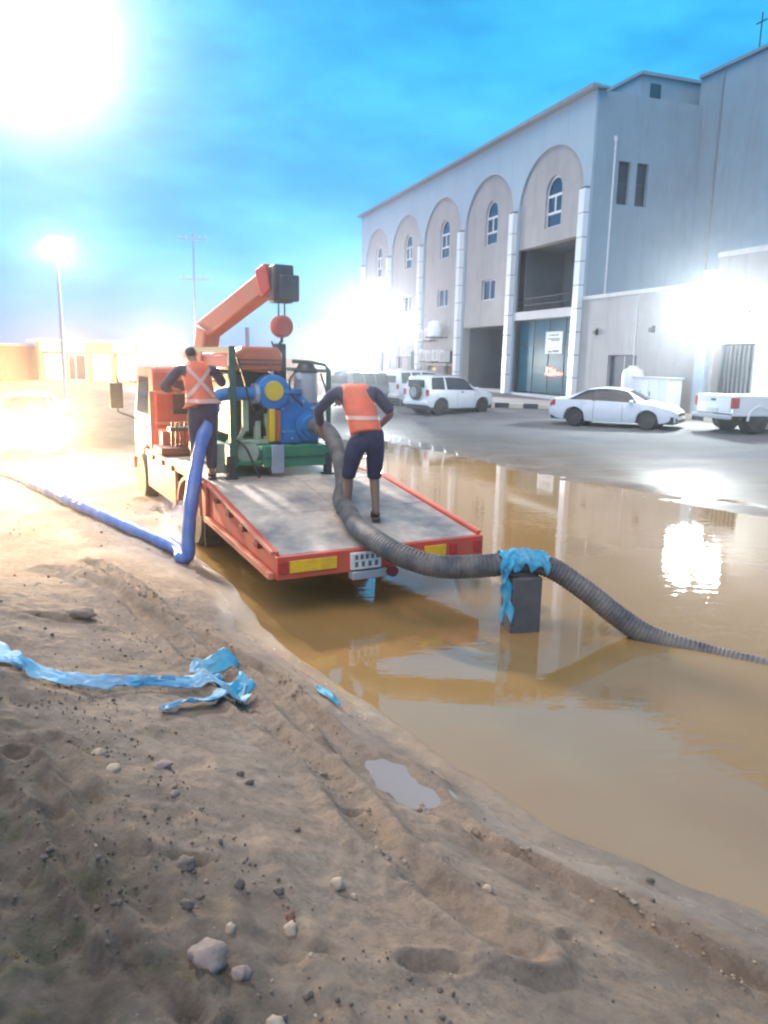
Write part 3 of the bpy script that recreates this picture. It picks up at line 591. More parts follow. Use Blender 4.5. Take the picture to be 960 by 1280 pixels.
# ---------------------------------------------------------------- vehicles
def car(name,label,cat,loc,yaw,st,mpaint,wb,rw,wheels_at,W2,wins,ws,rs,extra=None,group='cars parked in front of the arched building',scale=1.):
    """st: stations (x, half width, z bottom, z shoulder, z belt, z top, half width of top); x forward, rear to front"""
    o=thing(name,label,cat,loc,yaw,group); o.scale=(scale,)*3
    xs=[s[0] for s in st]; A=np.array(st); N=110; X=np.linspace(xs[0],xs[-1],N)
    def ev(x): return [float(np.interp(x,A[:,0],A[:,k])) for k in range(1,7)]
    # smooth the profile a little
    tab=np.array([ev(x) for x in X]); ker=np.array([1,2,3,2,1.])/9
    for k in range(6):
        p=np.pad(tab[:,k],2,mode='edge'); tab[:,k]=np.convolve(p,ker,'valid')
    def sec(x,v):
        w,zb,zs,zl,zt,wt=[float(np.interp(x,X,tab[:,k])) for k in range(6)]
        for cx in wheels_at:
            dx=abs(x-cx); 
            if dx<rw*1.16: zb=max(zb,rw+math.sqrt((rw*1.16)**2-dx*dx)*.98)
        zs=max(zs,zb+.02); zl=max(zl,zs+.02)
        P=[(w*.93,zb),(w*.99,zb+(zs-zb)*.35),(w,zs),(w*.975,zl),((w*.975)*.25+wt*.75,zl+(zt-zl)*.72),(wt*.90,zl+(zt-zl)*.94),(wt*.55,zt),(0,zt+.012)]
        # v in 0..7
        i=min(int(v),6); f=v-i; return (P[i][0]*(1-f)+P[i+1][0]*f,P[i][1]*(1-f)+P[i+1][1]*f)
    rows=[]
    for x in X:
        r=[Vector((x,)+tuple(sec(x,v))) for v in range(8)]; rows.append([Vector((p.x,-p.y,p.z)) for p in r]+[p for p in r[-2::-1]])
    b=MB(); b.grid(rows); n=15; b.f.append(tuple(range(n))); b.f.append(tuple((N-1)*n+k for k in range(n))[::-1])
    body=b.build('body',mpaint,o,smooth=True,angle=32)
    ub=MB().bb((xs[0]+.12,-W2*.9,.22),(xs[-1]-.12,W2*.9,rw*1.5)).build('underbody',M['black_plastic'],o)
    def patch(x0,x1,v0,v1,side,nm,m,par=o,off=.012,nx_=14,nv=5,slant0=0,slant1=0):
        for sd in ((1,-1) if side==0 else (side,)):
            rr=[]
            for i in range(nx_+1):
                row=[]
                for j in range(nv+1):
                    v=v0+(v1-v0)*j/nv; fx=i/nx_; f=j/nv
                    x=(x0+slant0*f)*(1-fx)+(x1+slant1*f)*fx
                    y,z=sec(x,v); y2,z2=sec(x,min(7,v+.05)); y3,z3=sec(x,max(0,v-.05)); ny,nz_=(z2-z3),-(y2-y3); l=math.hypot(ny,nz_) or 1
                    row.append(Vector((x,sd*(y+off*ny/l),z+off*nz_/l)))
                rr.append(row)
            MB().grid(rr).build(nm,m,par,smooth=True)
    for (x0,x1,s0,s1) in wins: patch(x0,x1,3.08,4.75,0,'side_window',M['car_glass'],slant0=s0,slant1=s1)
    def screen(x0,x1,nm,hw=.86):
        rr=[]
        for i in range(9):
            x=x0+(x1-x0)*i/8; row=[]
            for j in range(13):
                q=(j/12*2-1); zz=[sec(x,v) for v in np.linspace(4.6,7,13)]
                wm_=zz[0][0]*hw; y=q*wm_; ys=[p[0] for p in zz][::-1]; zs_=[p[1] for p in zz][::-1]
                row.append(Vector((x,y,float(np.interp(abs(y),ys,zs_))+.014)))
            rr.append(row)
        MB().grid(rr).build(nm,M['car_glass'],o,smooth=True)
    if ws: screen(ws[0],ws[1],'windscreen')
    if rs: screen(rs[0],rs[1],'rear_window')
    for cx in wheels_at:
        for sd in (1,-1):
            wh=MB().lathe([(rw*.60,-.11),(rw*.93,-.115),(rw,-.08),(rw,.08),(rw*.93,.115),(rw*.60,.11)],(0,0,0),'Y',26).build('wheel',M['rubber'],o,smooth=True); wh.location=(cx,sd*(W2-.13),rw)
            rm=MB().lathe([(rw*.60,-.09),(rw*.62,.10),(rw*.56,.075),(rw*.25,.07),(.0,.085)],(0,0,0),'Y',20)
            for q in range(7): 
                a=2*math.pi*q/7; rm.beam((.04*math.cos(a),.09,.04*math.sin(a)),(rw*.57*math.cos(a),.085,rw*.57*math.sin(a)),.05,.03,(0,1,0))
            r_=rm.build('rim',M['rim'],wh); 
            if sd<0: r_.rotation_euler=(0,0,math.pi)
            MB().lathe([(rw*1.14,-.13),(rw*1.14,-.30),(.05,-.31)],(0,0,0),'Y',20).build('wheel_well',M['black_plastic'],wh).rotation_euler=(0,0,0 if sd>0 else math.pi)
    for sd in (1,-1): pass
    if extra: extra(o,patch,sec)
    return o
def mirrors(o,x,y,z,m):
    for sd in (1,-1): MB().box((x,sd*(y+.10),z),(.12,.2,.13)).build('mirror',m,o,bevel=.04)
lotz=lambda x,y: hz(x,y)
def place(x0,y0,x1,y1): 
    return (x0,y0),math.atan2(y1-y0,x1-x0)
# white sedan: rear axle and front axle ground points
def sedan_extra(o,patch,sec):
    patch(2.05,2.33,2.35,3.4,0,'headlight',M['clear_lamp'],off=.014,slant1=-.1)
    patch(-2.36,-2.12,2.4,3.2,0,'tail_light',M['red_lamp'],off=.014)
    MB().bb((2.36,-.55,.52),(2.405,.55,.62)).build('grille',M['black_plastic'],o); MB().bb((2.36,-.65,.27),(2.415,.65,.40)).build('lower_grille',M['black_plastic'],o,bevel=.01)
    MB().bb((2.40,-.26,.40),(2.425,.26,.51)).build('number_plate',M['plate'],o)
    for sd in (1,-1):
        MB().bb((2.24,sd*.62-.08,.36),(2.39,sd*.62+.08,.46)).build('fog_light',M['black_plastic'],o,bevel=.02)
    patch(-.95,-.80,2.75,2.9,0,'door_handle',M['car_white'],off=.03,nx_=3,nv=2); patch(.18,.33,2.75,2.9,0,'door_handle',M['car_white'],off=.03,nx_=3,nv=2)
    for x in (-.62,.46): patch(x,x+.012,.5,4.75,0,'door_seam',M['black_plastic'],off=.004,nx_=1,nv=8,slant1=.0)
    patch(-.66,-.58,3.0,4.8,0,'pillar',M['black_plastic'],off=.016,nx_=1,nv=5)
    mirrors(o,.78,.86,.98,M['car_white'])
st=[(-2.40,.72,.42,.55,.78,.86,.60),(-2.30,.84,.30,.60,.92,1.02,.70),(-1.95,.88,.24,.64,.97,1.06,.72),(-1.72,.89,.22,.65,.97,1.08,.70),(-.95,.90,.20,.66,.96,1.40,.56),(-.4,.90,.20,.66,.95,1.47,.58),(.15,.90,.20,.66,.94,1.46,.58),(.55,.90,.20,.66,.93,1.38,.56),(1.28,.90,.22,.66,.92,.985,.72),(1.7,.89,.24,.66,.87,.93,.70),(2.1,.85,.25,.62,.79,.84,.64),(2.32,.74,.28,.55,.68,.72,.56),(2.40,.60,.34,.48,.60,.62,.48)]
(x0,y0),yw=place(7.25,28.50,9.43,27.14)
car('sedan','clean white four door sedan parked side on before the annex, facing right','car',(7.25+1.36*.95*math.cos(yw),28.5+1.36*.95*math.sin(yw),lotz(8.4,27.8)-.015),yw,st,M['car_white'],2.75,.33,(-1.36,1.36),.90,[(-1.62,-.66,.62,.0),(-.58,.98,.0,-.42)],(1.20,.58),(-1.62,-1.02),sedan_extra,scale=.95)
# small white suv with a spare wheel on its back door
def suv_extra(o,patch,sec):
    sw=MB().lathe([(.2,-.1),(.31,-.11),(.34,-.07),(.34,.07),(.31,.1),(.0,.11)],(0,0,0),'X',24).build('spare_wheel',M['rubber'],o,smooth=True); sw.location=(-2.10,-.1,.98)
    MB().lathe([(.22,-.12),(.2,-.105),(.0,-.11)],(0,0,0),'X',18).build('rim',M['grey_metal'],sw)
    for sd in (1,-1): MB().bb((-2.02,sd*.76-.07,.82),(-1.93,sd*.76+.07,1.08)).build('tail_light',M['red_lamp'],o,bevel=.02)
    MB().bb((-2.10,-.8,.42),(-1.95,.8,.60)).build('rear_bumper',M['car_white'],o,bevel=.04)
    patch(1.72,1.96,2.4,3.2,0,'headlight',M['clear_lamp'],off=.014); mirrors(o,.72,.84,1.12,M['car_white'])
    for x in (-.32,.72): patch(x,x+.012,.5,4.75,0,'door_seam',M['black_plastic'],off=.004,nx_=1,nv=8)
    patch(-.12,.03,2.75,2.9,0,'door_handle',M['black_plastic'],off=.03,nx_=3,nv=2)
    MB().bb((-1.5,-.58,1.66),(.0,-.54,1.70)).bb((-1.5,.54,1.66),(.0,.58,1.70)).build('roof_rail',M['grey_metal'],o)
    MB().bb((-1.995,-.55,1.16),(-1.93,.55,1.48)).build('rear_window',M['car_glass'],o)
st=[(-1.98,.80,.45,.66,1.02,1.50,.60),(-1.90,.85,.36,.70,1.05,1.62,.64),(-1.5,.86,.30,.70,1.05,1.66,.64),(-.5,.87,.28,.70,1.04,1.67,.64),(.1,.87,.28,.70,1.03,1.64,.62),(.35,.87,.28,.70,1.03,1.56,.62),(.95,.87,.28,.70,1.02,1.08,.70),(1.5,.86,.30,.68,.97,1.02,.68),(1.85,.80,.34,.64,.88,.94,.62),(1.98,.70,.40,.58,.76,.80,.54)]
(x0,y0),yw=place(2.05,32.9,4.05,34.42)
car('small_suv','small white suv with a spare wheel on its back door, nose to the pavement','car',(2.78,33.62,lotz(2.78,33.6)-.02),yw,st,M['car_white'],2.48,.35,(-1.22,1.24),.87,[(-1.80,-1.05,.16,.06),(-.92,.72,.0,-.42)],(.90,.40),None,suv_extra,scale=.97)
# big white suv and dark suv behind it
def bigsuv_extra(glass_low):
    def f(o,patch,sec):
        for sd in (1,-1): MB().bb((-2.45,sd*.82-.08,.9),(-2.36,sd*.82+.08,1.15)).build('tail_light',M['red_lamp'],o,bevel=.02)
        MB().bb((-2.5,-.9,.42),(-2.32,.9,.62)).build('rear_bumper',M['car_white' if glass_low else 'black_plastic'],o,bevel=.04)
        MB().bb((-2.44,-.68,1.22),(-2.30,.68,1.60)).build('rear_window',M['car_glass'],o)
        MB().bb((-2.465,-.26,.78),(-2.42,.26,.90)).build('number_plate',M['plate'],o)
        mirrors(o,.85,.95,1.2,M['black_plastic'])
        for x in (-.75,.25): patch(x,x+.012,.5,4.75,0,'door_seam',M['black_plastic'],off=.004,nx_=1,nv=8)
        MB().bb((-2.0,-.66,1.86),(.3,-.62,1.91)).bb((-2.0,.62,1.86),(.3,.66,1.91)).build('roof_rail',M['grey_metal'],o)
    return f
st=[(-2.42,.88,.45,.75,1.12,1.62,.66),(-2.32,.95,.36,.78,1.16,1.80,.70),(-1.6,.97,.30,.78,1.16,1.86,.72),(-.4,.97,.28,.78,1.15,1.87,.72),(.3,.97,.28,.78,1.14,1.82,.70),(.55,.97,.28,.78,1.13,1.74,.70),(1.2,.97,.30,.78,1.12,1.18,.80),(1.9,.95,.32,.76,1.06,1.12,.78),(2.3,.88,.36,.70,.96,1.02,.70),(2.42,.78,.42,.62,.84,.88,.60)]
car('large_suv','large white suv parked between the small white suv and the dark one','car',(1.75,38.4,lotz(1.75,38.4)-.02),R(38),st,M['car_white'],2.85,.38,(-1.45,1.4),.97,[(-2.2,-1.5,.12,.05),(-1.4,-.75,.0,.0),(-.65,.95,.0,-.4)],(1.15,.6),None,bigsuv_extra(True),scale=.88)
car('dark_suv','dark blue suv parked behind the worker on the ramp','car',(-.55,37.6,lotz(-.5,37.6)-.02),R(40),st,M['car_dark'],2.85,.38,(-1.45,1.4),.97,[(-2.2,-1.5,.12,.05),(-1.4,-.75,.0,.0),(-.65,.95,.0,-.4)],(1.15,.6),None,bigsuv_extra(False),scale=.90)
# white pickup at the right edge, tail towards the camera
def pk_extra(o,patch,sec):
    bd=MB(); z0,z1=.62,1.12
    bd.bb((-2.55,.80,.5),(-.42,.90,z1)).bb((-2.55,-.90,.5),(-.42,-.80,z1)).bb((-.50,-.80,.5),(-.42,.80,z1)).bb((-2.5,-.80,.55),(-.5,.80,.64))
    bed=bd.build('load_bed',M['car_white'],o,bevel=.03)
    tg=MB().bb((-2.62,-.80,.56),(-2.55,.80,z1+.01)).build('tailgate',M['car_white'],o,bevel=.02)
    MB().bb((-2.645,-.10,.94),(-2.62,.10,1.0)).build('handle',M['black_plastic'],tg)
    for sd in (1,-1): MB().bb((-2.635,sd*.86-.07,.74),(-2.40,sd*.86+.055,1.06)).build('tail_light',M['red_lamp'],o,bevel=.02)
    MB().bb((-2.76,-.86,.40),(-2.56,.86,.53)).build('rear_bumper',M['rim'],o,bevel=.03)
    MB().bb((-2.66,-.25,.60),(-2.62,.25,.72)).build('number_plate',M['plate'],o)
    for sd in (1,-1):
        MB().prism([(-1.62+.46*math.cos(R(a)),.36+.46*math.sin(R(a))) for a in range(0,181,15)]+[(-1.62+.40*math.cos(R(a)),.36+.40*math.sin(R(a))) for a in range(180,-1,-15)],lambda p:(p[0],sd*.89,p[1]),lambda p:(p[0],sd*.925,p[1])).build('wheel_arch',M['car_white'],o)
    MB().bb((-.36,-.60,1.24),(-.29,.60,1.56)).build('rear_window',M['car_glass'],o)
    mirrors(o,1.0,.88,1.15,M['car_white'])
st=[(-.40,.86,.34,.70,1.10,1.60,.64),(-.32,.88,.30,.72,1.10,1.70,.66),(.4,.89,.28,.72,1.10,1.74,.66),(.85,.89,.28,.72,1.10,1.66,.64),(1.5,.89,.30,.72,1.08,1.14,.72),(2.1,.87,.32,.70,1.02,1.06,.70),(2.5,.80,.36,.64,.92,.96,.62),(2.6,.7,.42,.58,.8,.84,.54)]
yw=R(14); c_,s_=math.cos(yw),math.sin(yw)
px,py=12.15+1.62*c_-.86*s_,24.85+1.62*s_+.86*c_
car('pickup_truck','white pickup truck with its tailgate towards the puddle, at the right edge','pickup',(px,py,lotz(px,py)-.02),yw,st,M['car_white'],3.1,.37,(-1.62,1.5),.89,[(-.22,.22,.0,.0),(.3,1.32,.0,-.4)],(1.42,.9),None,pk_extra,scale=1.06)
# oncoming car on the left, headlights on
def on_extra(o,patch,sec):
    for sd in (1,-1): MB().lathe([(.13,0),(.12,.03),(.0,.04)],(2.36,sd*.62,.66),'X',16).build('headlight',M['warm_lens'],o)
    MB().bb((2.39,-.40,.50),(2.43,.40,.66)).build('grille',M['black_plastic'],o); mirrors(o,.78,.86,.98,M['car_dark'])
st=[(-2.40,.72,.42,.55,.78,.86,.60),(-2.30,.84,.30,.60,.92,1.02,.70),(-1.72,.89,.22,.65,.97,1.08,.70),(-.95,.90,.20,.66,.96,1.40,.56),(-.4,.90,.20,.66,.95,1.47,.58),(.15,.90,.20,.66,.94,1.46,.58),(.55,.90,.20,.66,.93,1.38,.56),(1.28,.90,.22,.66,.92,.985,.72),(1.7,.89,.24,.66,.87,.93,.70),(2.1,.85,.25,.62,.79,.84,.64),(2.32,.74,.28,.55,.68,.72,.56),(2.40,.66,.34,.48,.60,.62,.54)]
hx,hy=-9.2,19.6; yw=R(-70)
oc=car('oncoming_car','car with glaring warm headlights driving in at the left edge','car',(hx,hy,hz(hx,hy)-.02),yw,st,M['car_dark'],2.75,.33,(-1.36,1.36),.90,[(-1.62,-.66,.62,.0),(-.58,.98,.0,-.42)],(1.20,.58),(-1.62,-1.02),on_extra,group=None)
for sd in (1,-1):
    q=Matrix.Rotation(yw,3,'Z')@Vector((2.75,sd*.62,.66)); l=bpy.data.lights.new('headlight_beam','SPOT'); l.energy=P_HEAD; l.color=(1,.66,.32); l.spot_size=R(120); l.spot_blend=.9; l.shadow_soft_size=.12
    lo=bpy.data.objects.new('headlight_beam',l); COL.objects.link(lo); lo.location=(hx+q.x,hy+q.y,hz(hx,hy)+q.z); d=Vector((math.cos(yw),math.sin(yw),-.05)); lo.rotation_euler=(-d).to_track_quat('Z','Y').to_euler()
# ---------------------------------------------------------------- flatbed crane truck (local X forward, Y to its left, origin under the rear edge)
TO=(.013,7.978,0.0); TR=R(90)+.495
tr=thing('crane_truck','faded red flatbed truck with a sloping tail and a loading crane, standing in the puddle','truck',TO,TR)
T=Matrix.Translation(TO)@Matrix.Rotation(TR,4,'Z')
def tw(t,w,z): return tuple(T@Vector((t,-w,z)))
def P(t,w,z): return (t,-w,z)
tail=lambda t: .652+(.996-.652)*min(1,t/2.38)
c=MB()
for w in (-.42,.42): c.bb((.9,w-.05,.48),(8.0,w+.05,.72))
for t in (1.2,2.6,4.2,5.6): c.bb((t,-.9,.55),(t+.1,.9,.68))
c.build('chassis',M['dark_metal'],tr)
# tail ramp plates and flat deck plates
pl=None
for k in range(2):
    t0,t1=k*1.19,(k+1)*1.19-.012
    for j in range(2):
        w0,w1=(-1.20,-.006) if j==0 else (.006,1.20)
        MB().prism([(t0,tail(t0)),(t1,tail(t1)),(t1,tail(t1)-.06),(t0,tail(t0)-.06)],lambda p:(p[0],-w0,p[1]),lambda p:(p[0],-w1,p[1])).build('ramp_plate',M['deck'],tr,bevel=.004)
for k in range(3):
    t0,t1=2.385+k*1.27,2.385+(k+1)*1.27-.012
    for j in range(2):
        w0,w1=(-1.20,-.006) if j==0 else (.006,1.20)
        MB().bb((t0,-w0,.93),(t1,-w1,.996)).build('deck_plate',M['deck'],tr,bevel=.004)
for sd in (-1,1):
    e=MB()
    e.prism([(0,.41),(0,.69),(2.38,1.025),(2.6,1.03),(2.6,.93),(2.38,.93),(2.38,.56)],lambda p:P(p[0],sd*1.205,p[1]),lambda p:P(p[0],sd*1.245,p[1]))
    sp=e.build('tail_side_panel',M['truck_red'],tr,bevel=.006)
    MB().prism([(0.02,.40),(.02,.47),(2.40,.60),(2.46,.53)],lambda p:P(p[0],sd*1.248,p[1]),lambda p:P(p[0],sd*1.31,p[1])).build('lower_lip',M['truck_edge'],sp,bevel=.006)
    MB().prism([(0.02,.655),(2.38,.99),(2.38,1.028),(.02,.693)],lambda p:P(p[0],sd*1.248,p[1]),lambda p:P(p[0],sd*1.285,p[1])).build('top_rail',M['truck_edge'],sp,bevel=.006)
    MB().prism([(2.42,.50),(2.42,1.0),(2.62,1.0),(2.56,.5)],lambda p:P(p[0],sd*1.25,p[1]),lambda p:P(p[0],sd*1.29,p[1])).build('end_gusset',M['truck_red'],sp,bevel=.01)
    for t in (.45,.95,1.45,1.95): MB().box(P(t,sd*1.27,tail(t)-.045),(.13,.06,.07)).build('stake_pocket',M['truck_dark'],sp,bevel=.008)
    sk=MB().bb(P(4.30,sd*1.19,.40),P(6.30,sd*1.235,.965)).build('skirt_panel',M['truck_edge'],tr,bevel=.008)
    MB().bb(P(2.62,sd*1.20,.94),P(6.32,sd*1.26,1.03)).build('deck_edge',M['truck_edge'],tr,bevel=.008)
    for t in (3.0,4.35,5.0,5.7): MB().box(P(t,sd*1.265,.965),(.16,.05,.08)).build('stake_pocket',M['truck_dark'],sk,bevel=.008)
    a=[(3.43+.66*math.cos(R(q)),.44+.52*math.sin(R(q))) for q in range(10,171,10)]; b_=[(3.43+.61*math.cos(R(q)),.44+.47*math.sin(R(q))) for q in range(170,9,-10)]
    MB().prism(a+b_,lambda p:P(p[0],sd*.82,p[1]),lambda p:P(p[0],sd*1.27,p[1])).build('wheel_arch',M['truck_edge'],tr,smooth=True)
    MB().bb(P(2.75,sd*.85,.12),P(2.77,sd*1.22,.5)).build('mudflap',M['rubber'],tr)
# rear beam
rb=MB().bb(P(-.07,-1.25,.41),P(-.004,1.25,.65)).build('rear_beam',M['truck_red'],tr,bevel=.008)
for w0,w1 in ((-1.12,-.60),(.46,.74)): MB().bb(P(-.085,w0,.475),P(-.072,w1,.60)).build('reflector',M['reflector'],rb,bevel=.003)
MB().bb(P(-.12,-.45,.44),P(-.075,-.10,.62)).build('number_plate',M['plate'],rb,bevel=.004)
q=MB(); 
for k in range(5): q.bb(P(-.124,-.41+k*.062,.55),P(-.1205,-.375+k*.062,.60))
for k in range(4): q.bb(P(-.124,-.41+k*.078,.47),P(-.1205,-.375+k*.078,.525))
q.build('plate_marks',M['ink'],rb)
MB().bb(P(-.13,-.44,.33),P(-.02,.08,.42)).build('tow_bracket',M['galv'],rb,bevel=.01); MB().lathe([(.06,-.06),(.06,.06),(.03,.07)],P(-.12,.02,.39),'X',12).build('tow_hook',M['truck_dark'],rb)
for w in (-1.19,.84,1.17): MB().bb(P(-.09,w-.045,.48),P(-.072,w+.045,.60)).build('tail_light',M['red_lamp'],rb,bevel=.004)
# wheels
for (t,dbl) in ((3.43,True),(7.19,False)):
    for sd in (-1,1):
        for off in ((0,.28) if dbl else (0,)):
            wh=MB().lathe([(.25,-.12),(.40,-.13),(.44,-.09),(.44,.09),(.40,.13),(.25,.12)],(0,0,0),'Y',28).build('wheel',M['rubber'],tr,smooth=True); wh.location=P(t,sd*(1.06-off),.42)
            rm=MB().lathe([(.25,-.10),(.26,.11),(.22,.05),(.12,.02),(.09,.10),(.0,.11)],(0,0,0),'Y',20)
            for q in range(6): a=2*math.pi*q/6; rm.box((.16*math.cos(a),.05,.16*math.sin(a)),(.03,.04,.03))
            r_=rm.build('rim',M['truck_edge'],wh); r_.rotation_euler=(0,0,math.pi if sd>0 else 0)
# cab
cb=MB(); prof=[(6.55,.72),(6.55,2.36),(6.66,2.43),(7.75,2.42),(7.9,2.36),(8.36,1.62),(8.42,1.5),(8.44,.62),(7.72,.6),(7.60,.86),(7.19,1.0),(6.78,.86),(6.68,.7)]
cab=cb.prism(prof,lambda p:P(p[0],-1.05,p[1]),lambda p:P(p[0],1.05,p[1])).build('cab',M['truck_red'],tr,bevel=.05)
MB().bb(P(6.535,-.72,1.60),P(6.552,.72,2.18)).build('rear_window',M['car_glass'],cab)
for sd in (-1,1):
    MB().prism([(6.95,1.55),(6.95,2.22),(7.72,2.22),(8.12,1.55)],lambda p:P(p[0],sd*1.052,p[1]),lambda p:P(p[0],sd*1.066,p[1])).build('side_window',M['car_glass'],cab)
    MB().bb(P(7.2,sd*1.05,1.28),P(7.36,sd*1.09,1.32)).build('door_handle',M['black_plastic'],cab)
    mr=MB().tube([P(8.1,sd*1.05,2.1),P(8.05,sd*1.38,2.15),P(8.0,sd*1.42,1.55),P(8.1,sd*1.06,1.4)],.02,6).build('mirror_arm',M['dark_metal'],cab)
    MB().box(P(8.02,sd*1.43,1.85),(.08,.24,.48)).build('mirror',M['black_plastic'],mr,bevel=.03)
MB().prism([(7.935,2.28),(8.34,1.63),(8.36,1.645),(7.955,2.30)],lambda p:P(p[0],-.95,p[1]),lambda p:P(p[0],.95,p[1])).build('windscreen',M['car_glass'],cab)
for w in (-.7,.7): MB().lathe([(.1,0),(.1,.03),(0,.04)],P(8.44,w,.95),'X',14).build('headlight',M['clear_lamp'],cab)
MB().bb(P(8.4,-1.1,.42),P(8.52,1.1,.66)).build('front_bumper',M['truck_edge'],tr,bevel=.03)
# headboard rail, low dark red locker and clutter between the crane and the cab
hb_=MB(); 
hb_.bb(P(6.40,-1.15,1.0),P(6.46,-1.07,2.0)).bb(P(6.40,1.07,1.0),P(6.46,1.15,2.0)).bb(P(6.40,-1.07,1.42),P(6.46,1.07,1.47)).bb(P(6.40,-1.07,1.95),P(6.46,1.07,2.0))
hb_.build('headboard',M['truck_edge'],tr,bevel=.01)
MB().bb(P(5.95,-1.05,1.0),P(6.35,.2,1.36)).build('locker',M['truck_red'],tr,bevel=.02)
# crane
cl_=MB().bb(P(5.35,-.72,1.0),P(5.95,-.12,1.22)).lathe([(.22,1.22),(.19,1.3),(.15,2.0),(.14,2.3)],P(5.65,-.42,0),'Z',16)
cc=cl_.build('crane_column',M['truck_red'],tr,smooth=True)
MB().bb(P(5.35,-1.2,1.03),P(5.95,-.74,1.14)).bb(P(5.5,-.10,1.03),P(5.8,.9,1.14)).build('stabiliser_beam',M['truck_dark'],cc,bevel=.01)
lv=MB()
for k in range(5): lv.tube([P(5.5,-1.0+k*.07,1.14),P(5.45,-1.0+k*.07,1.55)],.012,6)
lv.bb(P(5.42,-1.04,1.40),P(5.6,-.66,1.46)).build('control_levers',M['dark_metal'],cc)
MB().beam(P(5.70,-.44,2.15),P(5.40,-.37,3.05),.30,.30).build('crane_mast',M['truck_edge'],tr,bevel=.03)
bm_=MB().beam(P(5.55,-.40,2.98),P(3.75,.09,3.68),.26,.32).build('crane_boom',M['truck_edge'],tr,bevel=.03)
MB().beam(P(3.86,.06,3.635),P(3.64,.12,3.72),.32,.40).build('boom_collar',M['truck_red'],bm_,bevel=.02)
hd=MB().box(P(3.52,.16,3.62),(.24,.30,.52)).box(P(3.40,.22,3.56),(.14,.30,.36)).build('boom_head',M['dark_metal'],tr,bevel=.03)
for w in (.11,.20): MB().cyl(P(3.5,w,3.36),P(3.5,w,3.14),.012,6).build('cable',M['dark_metal'],hd)
hk=MB().lathe([(.05,-.10),(.13,-.10),(.155,-.06),(.155,.06),(.13,.10),(.05,.10)],P(3.5,.155,3.04),'X',18).build('hook_block',M['truck_red'],tr,bevel=.01)
MB().tube([P(3.5,.155,2.90),P(3.5,.155,2.84),P(3.5,.10,2.77),P(3.5,.03,2.76),P(3.5,.0,2.83)],[.025,.025,.024,.02,.012],8).build('hook',M['dark_metal'],hk)

# ---------------------------------------------------------------- pump set standing on the deck
pu=thing('pump_set','blue and green diesel pump set in a green frame on the truck deck','pump',tw(2.75,-.1,.996),TR)
def Q_(t,w,z): return (t-2.75,-(w+.1),z-.996)
sk=MB().bb(Q_(2.78,-.38,1.13),Q_(2.86,.60,1.42)).bb(Q_(2.86,.52,1.13),Q_(4.9,.60,1.42)).bb(Q_(2.86,-.80,1.13),Q_(4.9,-.72,1.42)).bb(Q_(4.82,-.72,1.13),Q_(4.9,.52,1.42)).bb(Q_(2.86,-.72,1.16),Q_(4.82,.52,1.22))
sk=sk.build('skid',M['green'],pu,bevel=.012)
MB().bb(Q_(2.765,-.37,1.25),Q_(2.779,.59,1.275)).build('skid_rib',M['dkgreen'],sk)
MB().bb(Q_(2.74,-.28,1.05),Q_(2.775,-.10,1.44)).build('grey_leg_plate',M['galv'],pu,bevel=.01)
for t in (2.82,4.8):
    for w in (-.83,.58):
        MB().bb(Q_(t-.05,w-.05,.996),Q_(t+.05,w+.05,1.30)).bb(Q_(t-.08,w-.08,.997),Q_(t+.08,w+.08,1.02)).build('foot',M['dark_metal'],pu,bevel=.008)
for a_,b_ in ((Q_(2.78,-.84,1.30),Q_(2.86,-.75,2.74)),(Q_(4.75,-.84,1.30),Q_(4.83,-.75,2.74)),(Q_(2.80,.56,1.42),Q_(2.85,.62,2.46)),(Q_(4.75,.56,1.42),Q_(4.80,.62,2.46))): MB().bb(a_,b_).build('frame_post',M['dkgreen'],pu,bevel=.01)
MB().tube([Q_(2.82,.59,2.44),Q_(2.82,.52,2.52),Q_(2.82,.35,2.55),Q_(2.82,.05,2.56)],.025,8).bb(Q_(2.86,-.82,2.66),Q_(4.75,-.77,2.73)).bb(Q_(2.85,.57,2.41),Q_(4.75,.61,2.46)).build('top_frame',M['dkgreen'],pu)
eh=MB().prism([(-.72,2.42),(-.72,2.64),(-.60,2.74),(-.10,2.74),(-.04,2.66),(-.04,2.42)],lambda p:Q_(2.95,p[0],p[1]),lambda p:Q_(4.6,p[0],p[1])).build('engine_hood',M['hood'],pu,bevel=.03)
MB().bb(Q_(2.935,-.70,2.50),Q_(2.949,-.06,2.52)).bb(Q_(2.935,-.70,2.56),Q_(2.949,-.06,2.575)).build('hood_louvre',M['truck_dark'],eh)
MB().bb(Q_(3.3,-.66,1.5),Q_(4.6,-.08,2.40)).build('engine_block',M['dkgreen'],pu,bevel=.04)
en=MB()
for k in range(5): en.tube([Q_(3.0,-.66+.06*k,1.50+.05*k),Q_(2.95,-.60+.07*k,1.7+.06*k),Q_(3.2,-.5+.06*k,1.95-.03*k)],.018,6)
en.build('hoses',M['black_plastic'],pu)
MB().bb(Q_(2.93,-.62,1.62),Q_(2.98,-.54,2.06)).tube([Q_(2.95,-.58,1.65),Q_(2.93,-.68,1.52),Q_(2.95,-.74,1.48)],.03,8).build('pale_pipe',M['palegreen'],pu)
MB().bb(Q_(2.9,-.74,1.44),Q_(3.1,-.25,1.50)).bb(Q_(2.95,-.30,1.50),Q_(3.02,-.22,1.85)).bb(Q_(2.95,-.44,1.5),Q_(3.05,-.36,1.75)).build('engine_tray',M['palegreen'],pu,bevel=.01)
MB().lathe([(.15,-.3),(.17,-.28),(.17,.28),(.15,.3)],Q_(3.2,-.56,1.33),'X',18).build('fuel_tank',M['palegreen'],pu,smooth=True)
MB().bb(Q_(2.95,-1.0,1.06),Q_(3.15,-.86,1.46)).build('battery_box',M['palegreen'],pu,bevel=.02)
